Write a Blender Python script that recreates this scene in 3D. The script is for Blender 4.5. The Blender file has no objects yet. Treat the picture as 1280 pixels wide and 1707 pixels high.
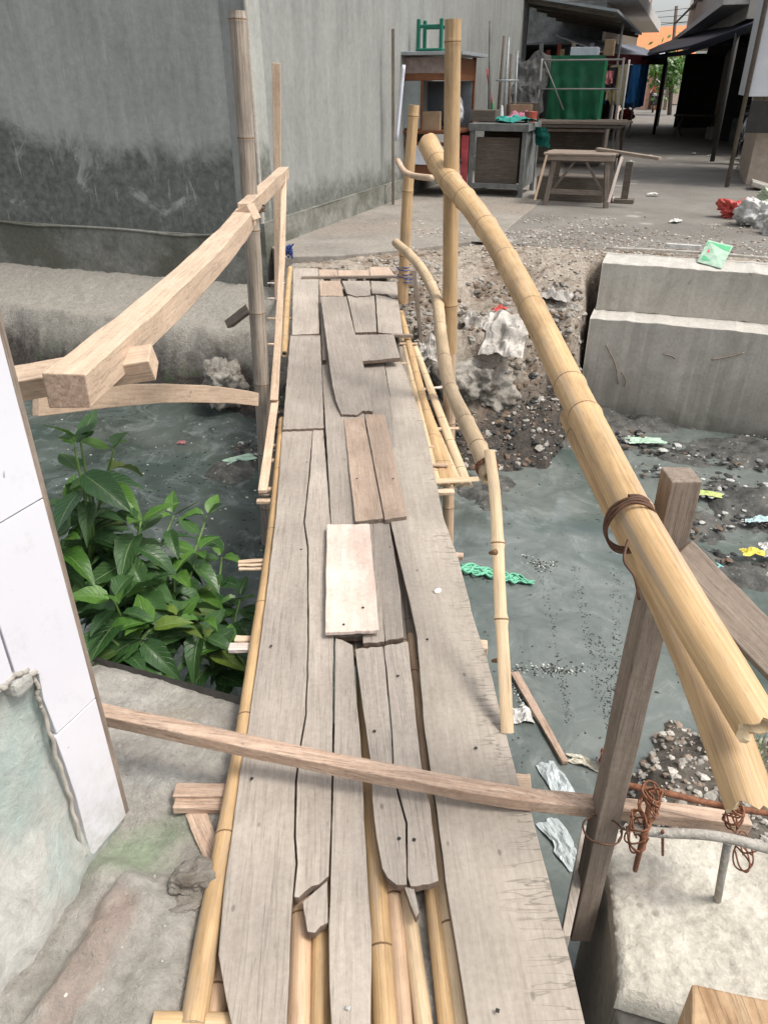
import bpy, bmesh, math, random
from mathutils import Vector, Matrix, noise
random.seed(7)
R = math.radians
C = bpy.context.scene.collection

# ------------------------------------------------------------------ camera / light
H = 1.55; PITCH = R(29.9); FPX = 1233.0
cam_d = bpy.data.cameras.new('camera'); cam = bpy.data.objects.new('camera', cam_d); C.objects.link(cam)
cam.location = (0, 0, H); cam.rotation_euler = (math.pi/2 - PITCH, 0, 0)
cam_d.sensor_fit = 'VERTICAL'; cam_d.sensor_height = 36; cam_d.lens = 36*FPX/1707.0
cam_d.clip_start = 0.02; cam_d.clip_end = 2000
bpy.context.scene.camera = cam

SUN_EL, SUN_AZ = R(60), R(112)      # azimuth measured clockwise from +Y
w = bpy.data.worlds.new('World'); bpy.context.scene.world = w; w.use_nodes = True
wn = w.node_tree; wn.nodes.clear()
sky = wn.nodes.new('ShaderNodeTexSky'); sky.sky_type = 'NISHITA'; sky.sun_disc = False
sky.sun_elevation = SUN_EL; sky.sun_rotation = SUN_AZ; sky.air_density = 1.0; sky.dust_density = 4.0; sky.altitude = 20
hs = wn.nodes.new('ShaderNodeHueSaturation'); hs.inputs['Saturation'].default_value = 0.30
bgn = wn.nodes.new('ShaderNodeBackground'); bgn.inputs['Strength'].default_value = 0.12
wo = wn.nodes.new('ShaderNodeOutputWorld')
wn.links.new(sky.outputs[0], hs.inputs['Color']); wn.links.new(hs.outputs[0], bgn.inputs['Color']); wn.links.new(bgn.outputs[0], wo.inputs[0])

sd = bpy.data.lights.new('sun', 'SUN'); sd.energy = 1.25; sd.angle = R(16); sd.color = (1, .95, .87)
so = bpy.data.objects.new('sun', sd); C.objects.link(so)
sdir = Vector((math.sin(SUN_AZ)*math.cos(SUN_EL), math.cos(SUN_AZ)*math.cos(SUN_EL), math.sin(SUN_EL)))
so.rotation_euler = sdir.to_track_quat('Z', 'Y').to_euler(); so.location = (3, 3, 12)
vs = bpy.context.scene.view_settings
vs.view_transform = 'Standard'; vs.look = 'None'; vs.gamma = 1; vs.exposure = 1.06; vs.use_curve_mapping = False

# ------------------------------------------------------------------ places
CP, SP = math.cos(PITCH), math.sin(PITCH)
CAM = Vector((0, 0, H))
def ray(px, py):
    a = px-640; b = 853.5-py
    return Vector((a, FPX*CP + b*SP, -FPX*SP + b*CP))/FPX      # unit depth along the optical axis
def PF(px, py, dep): return CAM + ray(px, py)*dep
def PZ(px, py, z):
    r = ray(px, py); return CAM + r*((z-H)/r.z)
def PYY(px, py, Y):
    r = ray(px, py); return CAM + r*(Y/r.y)
def PPL(px, py, p0, n):
    r = ray(px, py); return CAM + r*((p0-CAM).dot(n)/r.dot(n))
def deckz(Y): return 0 if Y < 4.0 else (Y-4.0)*0.105
def PD(px, py, dz=0):
    z = 0
    for _ in range(12):
        p = PZ(px, py, z+dz); z = deckz(p.y)
    return p
TH = R(20); CT, ST = math.cos(TH), math.sin(TH)
def UV(u, v, z): return Vector((u*CT + v*ST, -u*ST + v*CT, z))   # u along the canal, v along the street
def toUV(p): return (p.x*CT - p.y*ST, p.x*ST + p.y*CT)
SZ = 0.2                                                         # street level
def fb(x, y, z=0, o=4): return noise.fractal(Vector((x, y, z)), 1.0, 2.0, o)

# ------------------------------------------------------------------ materials
def newmat(name):
    m = bpy.data.materials.new(name); m.use_nodes = True; t = m.node_tree; t.nodes.clear()
    o = t.nodes.new('ShaderNodeOutputMaterial'); b = t.nodes.new('ShaderNodeBsdfPrincipled')
    t.links.new(b.outputs[0], o.inputs[0]); return m, t, b
def N(t, ty, **kw):
    n = t.nodes.new(ty)
    for k, v in kw.items():
        if k in ('i',):
            for a, c in v.items(): n.inputs[a].default_value = c
        else: setattr(n, k, v)
    return n
def ramp(t, src, stops):
    r = t.nodes.new('ShaderNodeValToRGB'); e = r.color_ramp.elements
    while len(e) < len(stops): e.new(.5)
    for k, (p, c) in enumerate(stops):
        e[k].position = p; e[k].color = (c[0], c[1], c[2], 1) if hasattr(c, '__len__') else (c, c, c, 1)
    t.links.new(src, r.inputs[0]); return r.outputs[0]
def mixc(t, fac, a, b, mode='MIX'):
    m = t.nodes.new('ShaderNodeMix'); m.data_type = 'RGBA'; m.blend_type = mode
    def put(s, x):
        if hasattr(x, 'is_linked') or hasattr(x, 'links'): t.links.new(x, s)
        elif hasattr(x, '__len__'): s.default_value = (x[0], x[1], x[2], 1)
        else: s.default_value = x
    put(m.inputs[0], fac); put(m.inputs[6], a); put(m.inputs[7], b); return m.outputs[2]
def math_(t, op, a, b=0.0):
    m = t.nodes.new('ShaderNodeMath'); m.operation = op
    for i, x in enumerate((a, b)):
        if hasattr(x, 'links'): t.links.new(x, m.inputs[i])
        else: m.inputs[i].default_value = x
    return m.outputs[0]
def coords(t, kind='Object', scale=(1, 1, 1), rnd=True):
    if kind == 'World': s = t.nodes.new('ShaderNodeNewGeometry').outputs['Position']
    else: s = t.nodes.new('ShaderNodeTexCoord').outputs[kind]
    if rnd:
        oi = t.nodes.new('ShaderNodeObjectInfo')
        v = N(t, 'ShaderNodeVectorMath', operation='ADD'); t.links.new(s, v.inputs[0])
        k = N(t, 'ShaderNodeVectorMath', operation='SCALE'); k.inputs[0].default_value = (7, 13, 5); t.links.new(oi.outputs['Random'], k.inputs['Scale'])
        t.links.new(k.outputs[0], v.inputs[1]); s = v.outputs[0]
    m = N(t, 'ShaderNodeMapping'); m.inputs['Scale'].default_value = scale; t.links.new(s, m.inputs['Vector'])
    return m.outputs[0]
def noi(t, vec, scale, detail=6, rough=.6, dist=0.0):
    n = N(t, 'ShaderNodeTexNoise'); n.inputs['Scale'].default_value = scale; n.inputs['Detail'].default_value = detail
    n.inputs['Roughness'].default_value = rough; n.inputs['Distortion'].default_value = dist
    t.links.new(vec, n.inputs['Vector']); return n.outputs[0]
def bump(t, b, h, strength=.4, dist=.005):
    n = N(t, 'ShaderNodeBump'); n.inputs['Strength'].default_value = strength; n.inputs['Distance'].default_value = dist
    t.links.new(h, n.inputs['Height']); t.links.new(n.outputs[0], b.inputs['Normal'])

def wood(name, c0, c1, rough=.8, bstr=.5, var=.25, stretch=14, scale=5, dirt=None, saw=False, crackamt=.3):
    m, t, b = newmat(name)
    v = coords(t, 'Object', (1.0, stretch, stretch))
    n1 = noi(t, v, scale, 8, .65, .3)
    v2 = coords(t, 'Object', (1, 1, 1)); n2 = noi(t, v2, 3.0, 5, .6)
    col = mixc(t, ramp(t, n1, [(.3, 0), (.7, 1)]), c0, c1)
    col = mixc(t, 1.0, col, ramp(t, n2, [(.3, .84), (.7, 1.12)]), 'MULTIPLY')
    v3 = coords(t, 'Object', (.6, stretch*2.2, stretch*2.2)); n3 = noi(t, v3, 3.2, 3, .5, .15)
    crack = ramp(t, math_(t, 'ADD', n3, math_(t, 'MULTIPLY', math_(t, 'SUBTRACT', n2, .5), .22)), [(.478, 1), (.498, 1-crackamt), (.502, 1-crackamt), (.522, 1)])
    col = mixc(t, .85, col, crack, 'MULTIPLY')
    # knots and nail specks
    vo = N(t, 'ShaderNodeTexVoronoi'); vo.inputs['Scale'].default_value = 9; t.links.new(coords(t, 'Object', (.7, 1.3, 1)), vo.inputs['Vector'])
    kn = ramp(t, vo.outputs['Distance'], [(.0, .35), (.045, .55), (.07, 1)])
    col = mixc(t, .8, col, kn, 'MULTIPLY')
    oi = t.nodes.new('ShaderNodeObjectInfo')
    col = mixc(t, 1.0, col, ramp(t, oi.outputs['Random'], [(0, 1-var), (1, 1+var*.6)]), 'MULTIPLY')
    ng = noi(t, coords(t, 'Object', (.8, 1.6, 1)), 2.2, 9, .75, .5)
    col = mixc(t, ramp(t, ng, [(.52, 0), (.68, .38)]), col, (c0[0]*.58, c0[1]*.56, c0[2]*.54)); col = mixc(t, ramp(t, ng, [(.30, .25), (.42, 0)]), col, (c1[0]*1.15, c1[1]*1.15, c1[2]*1.15))
    nfine = noi(t, coords(t, 'Object', (1, 1, 1)), 70, 4, .7); col = mixc(t, .6, col, ramp(t, nfine, [(.3, .82), (.7, 1.15)]), 'MULTIPLY')
    hgt = math_(t, 'ADD', math_(t, 'ADD', math_(t, 'MULTIPLY', n1, .6), crack), math_(t, 'MULTIPLY', nfine, .5))
    if saw:
        vs_ = coords(t, 'Object', (1, .12, 1)); ns = noi(t, vs_, 23, 3, .6, .1)
        s1 = ramp(t, ns, [(.485, 1), (.498, .55), (.502, .55), (.515, 1)])
        side = N(t, 'ShaderNodeSeparateXYZ'); t.links.new(t.nodes.new('ShaderNodeTexCoord').outputs['Object'], side.inputs[0])
        msk = ramp(t, math_(t, 'ADD', math_(t, 'MULTIPLY', side.outputs['Y'], -2.2), math_(t, 'MULTIPLY', n2, 1.1)), [(.55, 0), (.75, 1)])
        col = mixc(t, msk, col, mixc(t, 1.0, col, s1, 'MULTIPLY'))
    if dirt is not None:
        nd = noi(t, coords(t, 'Object', (1, 2.5, 1)), 5, 6, .7)
        col = mixc(t, ramp(t, nd, [(.45, 0), (.65, 1)]), col, dirt)
    t.links.new(col, b.inputs['Base Color']); b.inputs['Roughness'].default_value = rough
    b.inputs['Specular IOR Level'].default_value = .3
    bump(t, b, hgt, bstr, .004); return m

def bamboo_mat(name, c0, c1, rough=.42, green=None, dirt=.0):
    m, t, b = newmat(name)
    v = coords(t, 'UV', (1, 26, 1)); n1 = noi(t, v, 2.5, 7, .6)
    n2 = noi(t, coords(t, 'UV', (1.2, 1.5, 1)), 4, 6, .6)
    col = mixc(t, ramp(t, n1, [(.3, 0), (.75, 1)]), c0, c1)
    col = mixc(t, 1.0, col, ramp(t, n2, [(.28, .62), (.5, .92), (.7, 1.12)]), 'MULTIPLY')
    n5 = noi(t, coords(t, 'UV', (.5, 40, 1)), 2.0, 4, .6)
    col = mixc(t, .8, col, ramp(t, n5, [(.3, .72), (.5, 1), (.8, 1.1)]), 'MULTIPLY')
    vo = N(t, 'ShaderNodeTexVoronoi'); vo.inputs['Scale'].default_value = 14; t.links.new(coords(t, 'UV', (1, 2.5, 1)), vo.inputs['Vector'])
    col = mixc(t, .6, col, ramp(t, vo.outputs['Distance'], [(0, .35), (.08, .7), (.13, 1)]), 'MULTIPLY')
    n4 = noi(t, coords(t, 'UV', (1, 5, 1)), 7, 5, .75)
    col = mixc(t, ramp(t, n4, [(.54, 0), (.72, .6+dirt)]), col, (c0[0]*.42, c0[1]*.36, c0[2]*.34))
    n6 = noi(t, coords(t, 'UV', (.8, 3, 1)), 3.1, 8, .75, .4); gr = (c0[0]*.72, c0[0]*.62, c0[0]*.50)
    col = mixc(t, ramp(t, n6, [(.53, 0), (.66, .6)]), col, gr)
    n7 = noi(t, coords(t, 'UV', (1, 3, 1)), 40, 5, .8); col = mixc(t, ramp(t, n7, [(.60, 0), (.68, .5)]), col, (c0[0]*.35, c0[1]*.32, c0[2]*.35))
    oi = t.nodes.new('ShaderNodeObjectInfo')
    col = mixc(t, 1.0, col, ramp(t, oi.outputs['Random'], [(0, .85), (1, 1.1)]), 'MULTIPLY')
    t.links.new(col, b.inputs['Base Color']); b.inputs['Roughness'].default_value = rough
    t.links.new(ramp(t, n2, [(.3, rough+.25), (.7, rough)]), b.inputs['Roughness'])
    bump(t, b, n1, .25, .002); return m

def rough_mat(name, c0, c1, scale=4, rough=.9, bstr=.6, bd=.01, fine=60, spots=None, c2=None, kind='World', stretch=(1, 1, 1), spec=.3, pores=0):
    m, t, b = newmat(name)
    v = coords(t, kind, stretch, rnd=(kind != 'World'))
    n1 = noi(t, v, scale, 9, .65, .2); n2 = noi(t, v, fine, 6, .7); n3 = noi(t, v, scale*.35, 4, .6)
    col = mixc(t, ramp(t, n1, [(.32, 0), (.68, 1)]), c0, c1)
    if c2: col = mixc(t, ramp(t, n3, [(.48, 0), (.62, 1)]), col, c2)
    col = mixc(t, .8, col, ramp(t, n2, [(.3, .72), (.7, 1.22)]), 'MULTIPLY')
    if spots:
        vo = N(t, 'ShaderNodeTexVoronoi'); vo.inputs['Scale'].default_value = spots[1]; t.links.new(v, vo.inputs['Vector'])
        mk = math_(t, 'MULTIPLY', ramp(t, vo.outputs['Distance'], [(.12, 1), (.22, 0)]), ramp(t, n1, [(.45, 0), (.6, 1)]))
        col = mixc(t, mk, col, spots[0])
    h = math_(t, 'ADD', n1, math_(t, 'MULTIPLY', n2, .5))
    if pores:
        vp = N(t, 'ShaderNodeTexVoronoi'); vp.inputs['Scale'].default_value = pores; t.links.new(noisy(t, v, .03), vp.inputs['Vector'])
        pm = math_(t, 'MULTIPLY', ramp(t, vp.outputs['Distance'], [(.1, 1), (.2, 0)]), ramp(t, n3, [(.42, 0), (.55, 1)]))
        col = mixc(t, math_(t, 'MULTIPLY', pm, .65), col, (c0[0]*.3, c0[1]*.3, c0[2]*.28)); h = math_(t, 'SUBTRACT', h, pm)
    t.links.new(col, b.inputs['Base Color']); b.inputs['Roughness'].default_value = rough; b.inputs['Specular IOR Level'].default_value = spec
    bump(t, b, h, bstr, bd); m['col'] = 1
    return m
def noisy(t, v, amt):
    n = N(t, 'ShaderNodeTexNoise'); n.inputs['Scale'].default_value = 9; t.links.new(v, n.inputs['Vector'])
    k = N(t, 'ShaderNodeVectorMath', operation='SCALE'); k.inputs['Scale'].default_value = amt; t.links.new(n.outputs['Color'], k.inputs[0])
    a = N(t, 'ShaderNodeVectorMath', operation='ADD'); t.links.new(v, a.inputs[0]); t.links.new(k.outputs[0], a.inputs[1]); return a.outputs[0]

def plain(name, c, rough=.6, var=.15, scale=8, metal=0, bstr=.1, spec=.4):
    m, t, b = newmat(name)
    v = coords(t, 'Object'); n = noi(t, v, scale, 6, .65)
    col = mixc(t, ramp(t, n, [(.3, 0), (.7, 1)]), tuple(x*(1-var) for x in c), tuple(min(1, x*(1+var)) for x in c))
    t.links.new(col, b.inputs['Base Color']); b.inputs['Roughness'].default_value = rough; b.inputs['Metallic'].default_value = metal
    b.inputs['Specular IOR Level'].default_value = spec
    bump(t, b, n, bstr, .005); return m

M = {}
M['plank'] = wood('weathered_plank', (.345, .298, .252), (.43, .378, .325), .88, .45, .16, saw=False)
M['plank_saw'] = wood('sawn_grey_plank', (.345, .30, .25), (.43, .378, .32), .85, .4, .05, saw=True, crackamt=.12)
M['plank_side'] = wood('plank_side', (.15, .11, .085), (.24, .18, .14), .9, .5, .1)
M['plank_light'] = wood('newer_plank', (.42, .31, .235), (.52, .40, .31), .75, .4, .06, crackamt=.35)
M['board_pink'] = wood('pinkish_board', (.58, .42, .34), (.78, .67, .59), .42, .15, .03, stretch=5, scale=3, crackamt=.08)
M['beam'] = wood('raw_timber', (.46, .335, .24), (.60, .46, .34), .75, .4, .1, crackamt=.35)
M['beam_red'] = wood('reddish_timber', (.34, .225, .16), (.54, .41, .315), .8, .5, .08, stretch=18, crackamt=.5)
M['beam_grey'] = wood('greyish_timber', (.20, .155, .12), (.32, .26, .21), .85, .5, .1)
M['slat'] = wood('split_slat', (.50, .36, .25), (.66, .50, .36), .7, .3, .12, crackamt=.4)
M['slat_white'] = wood('pale_slat', (.48, .37, .31), (.75, .66, .60), .7, .3, .05)
M['dark_wood'] = wood('dark_street_timber', (.10, .082, .065), (.20, .165, .135), .85, .4, .25)
M['cart_wood'] = wood('varnished_cart_wood', (.12, .045, .02), (.21, .085, .04), .5, .3, .15)
M['bam'] = bamboo_mat('yellow_bamboo', (.47, .295, .135), (.62, .43, .235), .5)
M['bam_pale'] = bamboo_mat('pale_bamboo', (.60, .43, .25), (.72, .56, .37), .5)
M['bam_pink'] = bamboo_mat('pinkish_bamboo', (.50, .33, .20), (.62, .44, .30), .5)
M['bam_in'] = bamboo_mat('bamboo_inner', (.62, .47, .28), (.72, .58, .38), .6)
M['bam_grey'] = bamboo_mat('weathered_bamboo', (.19, .155, .125), (.47, .40, .32), .7, dirt=.35)
M['bam_ring'] = plain('bamboo_node_line', (.18, .105, .05), .8)
M['wire'] = plain('rusty_wire', (.10, .05, .03), .6, .3, 40, .3)
M['rust'] = plain('rusted_iron', (.20, .085, .045), .85, .5, 60, .1, .5)
M['blue_string'] = plain('blue_string', (.03, .055, .19), .6)
M['concrete_white'] = rough_mat('fresh_concrete', (.42, .39, .33), (.62, .58, .50), 9, .95, 1.0, .012, 70, c2=(.44, .405, .345), spots=((.30, .27, .22), 16))
M['concrete'] = rough_mat('smooth_concrete', (.34, .315, .275), (.47, .44, .385), 3, .85, .4, .005, 40, c2=(.40, .365, .315))
M['concrete_top'] = rough_mat('dusty_concrete_top', (.40, .38, .34), (.52, .49, .44), 8, .9, .5, .006, 60)
M['asphalt'] = rough_mat('worn_street', (.145, .132, .115), (.215, .20, .178), 1.4, .8, .4, .01, 35, spots=((.35, .32, .29), 2.2))
M['tile'] = None

# ------------------------------------------------------------------ object helpers
MW = {}
def tag(o, label=None, cat=None, group=None, kind=None):
    if label: o['label'] = label
    if cat: o['category'] = cat
    if group: o['group'] = group
    if kind: o['kind'] = kind
    return o
def place(o, mw, parent=None):
    MW[o.name] = mw
    if parent is not None:
        o.parent = parent; o.matrix_parent_inverse = Matrix.Identity(4); o.matrix_local = MW[parent.name].inverted() @ mw
        # matrix_local is relative to the parent
    else: o.matrix_world = mw
    return o
def empty(name, loc, label=None, cat=None, group=None, rotz=0):
    o = bpy.data.objects.new(name, None); C.objects.link(o); o.empty_display_size = .1
    place(o, Matrix.Translation(Vector(loc)) @ Matrix.Rotation(rotz, 4, 'Z')); return tag(o, label, cat, group)
def frame(o3, xdir, up=Vector((0, 0, 1))):
    x = Vector(xdir).normalized(); up = Vector(up)
    if abs(x.dot(up)) > .98: up = Vector((0, 1, 0))
    y = up.cross(x).normalized(); z = x.cross(y)
    m = Matrix((x, y, z)).transposed().to_4x4(); m.translation = Vector(o3); return m
def mesh(name, verts, faces, mats, parent=None, mw=None, fm=None, smooth=False, uv=None, world=True, bevel=0, auto=None):
    """verts in world coordinates unless world=False; mw gives the object's frame"""
    me = bpy.data.meshes.new(name); mw = mw or Matrix.Identity(4)
    if world:
        inv = mw.inverted(); verts = [inv @ Vector(v) for v in verts]
    me.from_pydata([tuple(v) for v in verts], [], faces)
    for m in (mats if isinstance(mats, (list, tuple)) else [mats]): me.materials.append(m)
    if fm: me.polygons.foreach_set('material_index', fm)
    if smooth: me.polygons.foreach_set('use_smooth', [True]*len(me.polygons))
    if uv:
        l = me.uv_layers.new(name='UVMap')
        l.data.foreach_set('uv', [c for p in me.loops for c in uv[p.vertex_index]])
    me.update()
    o = bpy.data.objects.new(name, me); C.objects.link(o); place(o, mw, parent)
    if bevel:
        b = o.modifiers.new('bevel', 'BEVEL'); b.width = bevel; b.segments = 2; b.limit_method = 'ANGLE'; b.angle_limit = R(40)
    return o
def boxvf(sx, sy, sz, c=(0, 0, 0)):
    v = [(c[0]+a*sx/2, c[1]+b*sy/2, c[2]+d*sz/2) for d in (-1, 1) for b in (-1, 1) for a in (-1, 1)]
    return v, [(0, 2, 3, 1), (4, 5, 7, 6), (0, 1, 5, 4), (2, 6, 7, 3), (0, 4, 6, 2), (1, 3, 7, 5)]
def box(name, loc, size, mat, parent=None, rotz=-TH, bevel=.004, rot=None):
    """loc = centre of the base"""
    v, f = boxvf(*size, c=(0, 0, size[2]/2))
    mw = Matrix.Translation(Vector(loc)) @ (rot.to_4x4() if rot else Matrix.Rotation(rotz, 4, 'Z'))
    return mesh(name, v, f, mat, parent, mw, world=False, bevel=bevel)
def bar(name, A, B, w, h, mat, parent=None, up=(0, 0, 1), bevel=.003, w2=None, h2=None, bow=0, wob=.0015, n=10, endmat=None, bowz=0):
    """squared timber from A to B; local X runs along it"""
    A, B = Vector(A), Vector(B); L = (B-A).length; mw = frame(A, B-A, up); vs_, fs, fm = [], [], []
    w2 = w2 or w; h2 = h2 or h
    for i in range(n+1):
        t_ = i/n; ww = w+(w2-w)*t_; hh = h+(h2-h)*t_; oy = bow*4*t_*(1-t_); oz = bowz*4*t_*(1-t_)
        for (a, b) in ((-1, -1), (1, -1), (1, 1), (-1, 1)):
            vs_.append((L*t_, a*ww/2+oy+random.uniform(-wob, wob), b*hh/2+oz+random.uniform(-wob, wob)))
    for i in range(n):
        for k in range(4):
            a = i*4+k; b = i*4+(k+1) % 4; fs.append((a, b, b+4, a+4)); fm.append(0)
    fs += [(3, 2, 1, 0), (n*4, n*4+1, n*4+2, n*4+3)]; fm += [1, 1] if endmat else [0, 0]
    return mesh(name, vs_, fs, [mat, endmat] if endmat else mat, parent, mw, fm=fm, world=False, bevel=bevel)
def catmull(pts, n):
    P = [Vector(p) for p in pts]; P = [P[0]*2-P[1]] + P + [P[-1]*2-P[-2]]; out = []
    for i in range(1, len(P)-2):
        for k in range(n):
            t_ = k/n; a, b, c, d = P[i-1:i+3]
            out.append(.5*((2*b)+(c-a)*t_+(2*a-5*b+4*c-d)*t_*t_+(3*b-a-3*c+d)*t_**3))
    out.append(P[-2]); return out
def polyat(P, cum, s):
    s = max(0, min(s, cum[-1]))
    for i in range(len(P)-1):
        if s <= cum[i+1] or i == len(P)-2:
            t_ = (s-cum[i])/max(1e-9, cum[i+1]-cum[i]); return P[i].lerp(P[i+1], t_)
def bamboo(name, pts, r0, r1, mat, parent=None, spacing=.3, nodes=None, seg=16, half=False, roll=0, wall=.009, swell=.06, up=(0, 0, 1), label=None, smoothpath=True, inmat=None, flat=1.0, kink=0, ragged=0):
    P = catmull(pts, 8) if (smoothpath and len(pts) > 2) else [Vector(p) for p in pts]
    cum = [0]
    for a, b in zip(P, P[1:]): cum.append(cum[-1]+(b-a).length)
    L = cum[-1]
    if nodes is None:
        nodes = []; s = spacing*random.uniform(.4, .9)
        while s < L-.02: nodes.append(s); s += spacing*random.uniform(.85, 1.15)
    else: nodes = [x*L for x in nodes]
    S = [(0, 1, 0)]
    k = 0.0; step = max(.03, L/40)
    while k < L: S.append((k, 1, 0)); k += step
    S.append((L, 1, 0))
    S = [q for q in S if all(abs(q[0]-x) > .02 for x in nodes)]
    for x in nodes: S += [(x-.019, 1, 0), (x-.009, 1+swell*.55, 0), (x-.0045, 1+swell, 0), (x-.0026, 1+swell*.8, 1), (x+.0026, 1+swell*.8, 0), (x+.0045, 1+swell, 0), (x+.009, 1+swell*.55, 0), (x+.018, 1, 0)]
    S.sort(); S = [q for i, q in enumerate(S) if i == 0 or q[0]-S[i-1][0] > 1e-5]
    O = P[0]; mw = Matrix.Translation(O)
    arc = math.pi*1.02 if half else 2*math.pi
    m_ = seg+1
    vs_, uvs, fs, fm = [], [], [], []
    upv = Vector(up); seed = random.random()*50
    rings = []
    for (s, mul, dk) in S:
        p = polyat(P, cum, s); q = polyat(P, cum, min(L, s+.01)) - polyat(P, cum, max(0, s-.01)); q.normalize()
        uu = upv if abs(q.dot(upv)) < .97 else Vector((0, 1, 0))
        sd_ = q.cross(uu).normalized(); up_ = sd_.cross(q).normalized()
        r = (r0+(r1-r0)*s/L)*mul*(1+.02*noise.noise(Vector((s*3, seed, 0))))
        rings.append((p, q, sd_, up_, r, s))
    def emit(inner):
        base = len(vs_)
        for (p, q, sd_, up_, r, s) in rings:
            for j in range(m_):
                a = roll+(math.pi/2-arc/2)+arc*j/seg; rr = r-(wall if inner else 0)
                off = 0
                if ragged and (s < 1e-6 or s > L-1e-6):
                    off = ragged*(.6*noise.noise(Vector((j*.33, seed, 3)))+.22*noise.noise(Vector((j*1.1, seed, 9))))*(1 if s > L/2 else -1)
                vs_.append(p-O+sd_*math.cos(a)*rr+up_*math.sin(a)*rr*flat+q*off)
                uvs.append((s*1.0+seed, j/seg*r0*2*math.pi/.3))
        return base
    b0 = emit(False)
    for i in range(len(rings)-1):
        dk = 1 if (S[i][2] == 1) else 0
        for j in range(seg):
            a = b0+i*m_+j; fs.append((a, a+m_, a+m_+1, a+1)); fm.append(dk)
    b1 = emit(True)
    for i in range(len(rings)-1):
        for j in range(seg):
            a = b1+i*m_+j; fs.append((a+1, a+m_+1, a+m_, a)); fm.append(2)
    e = (len(rings)-1)*m_
    for j in range(seg):
        fs.append((b0+j+1, b1+j+1, b1+j, b0+j)); fm.append(2)
        fs.append((b0+e+j, b1+e+j, b1+e+j+1, b0+e+j+1)); fm.append(2)
    if half:
        for i in range(len(rings)-1):
            for j, fl in ((0, 0), (seg, 1)):
                a, b = b0+i*m_+j, b1+i*m_+j
                fs.append((a, b, b+m_, a+m_) if fl else (a+m_, b+m_, b, a)); fm.append(2)
    else:      # close the culm with a diaphragm a little inside each end
        for e_ in (3, len(rings)-4):
            if 0 <= e_ < len(rings):
                c = len(vs_); p = rings[e_][0]-O; vs_.append(p); uvs.append((0, 0))
                for j in range(seg): fs.append((b1+e_*m_+j, b1+e_*m_+j+1, c)); fm.append(2)
    o = mesh(name, vs_, fs, [mat, M['bam_ring'], inmat or M['bam_in']], parent, mw, fm=fm, smooth=True, uv=uvs, world=False)
    try:
        o.data.set_sharp_from_angle(angle=R(50))
    except Exception: pass
    return o
def tube(name, pts, r, mat, parent=None, seg=8, r1=None, cyc=False, smoothpath=True):
    P = catmull(pts, 6) if (smoothpath and len(pts) > 2) else [Vector(p) for p in pts]
    r1 = r if r1 is None else r1; vs_, fs = [], []; O = P[0]
    for i, p in enumerate(P):
        q = (P[min(i+1, len(P)-1)]-P[max(i-1, 0)]).normalized(); u_ = Vector((0, 0, 1)) if abs(q.z) < .95 else Vector((0, 1, 0))
        a = q.cross(u_).normalized(); b = a.cross(q); rr = r+(r1-r)*i/(len(P)-1)
        for j in range(seg):
            g = 2*math.pi*j/seg; vs_.append(p-O+a*math.cos(g)*rr+b*math.sin(g)*rr)
    for i in range(len(P)-1):
        for j in range(seg):
            k = i*seg+j; k2 = i*seg+(j+1) % seg; fs.append((k, k2, k2+seg, k+seg))
    fs += [tuple(range(seg))[::-1], tuple(range((len(P)-1)*seg, len(P)*seg))]
    return mesh(name, vs_, fs, mat, parent, Matrix.Translation(O), smooth=True, world=False)
def poly_prism(name, top, thick, mat, parent=None, down=Vector((0, 0, -1)), xdir=Vector((0, 1, 0)), bevel=.0025, sidemat=None, jag=.0, jagends=0, nsub=.05):
    """top = list of world points (in order); extruded downwards"""
    pts = []
    n = len(top); xd = Vector(xdir).normalized()
    for i in range(n):
        a, b = Vector(top[i]), Vector(top[(i+1) % n]); L = (b-a).length; end = abs((b-a).normalized().dot(xd)) < .6
        k = max(1, int(L/(.012 if (end and jagends) else nsub)))
        perp = Vector((-(b-a).y, (b-a).x, 0)); perp = perp.normalized() if perp.length > 1e-9 else perp
        for j in range(k):
            p = a.lerp(b, j/k)
            amp = (jagends if end else jag)
            if 0 < j: p = p + (xd if end else perp)*random.uniform(-amp, amp)
            pts.append(p)
    m_ = len(pts); vs_ = pts+[p+down*thick for p in pts]
    fs = [tuple(range(m_))]; fs.append(tuple(range(m_, 2*m_))[::-1]); fm = [0, 0]
    # orientation: make the first face look up
    nrm = Vector((0, 0, 0))
    for i in range(m_): nrm += pts[i].cross(pts[(i+1) % m_])
    if nrm.dot(-down) < 0: fs = [f[::-1] for f in fs]; flip = True
    else: flip = False
    for i in range(m_):
        j = (i+1) % m_; f = (i, i+m_, j+m_, j); fs.append(f if not flip else f[::-1]); fm.append(1 if sidemat else 0)
    c = Vector((0, 0, 0))
    for p in pts: c += p
    c /= m_; mw = frame(c, xdir)
    return mesh(name, vs_, fs, [mat, sidemat] if sidemat else mat, parent, mw, fm=fm, bevel=bevel)
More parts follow.
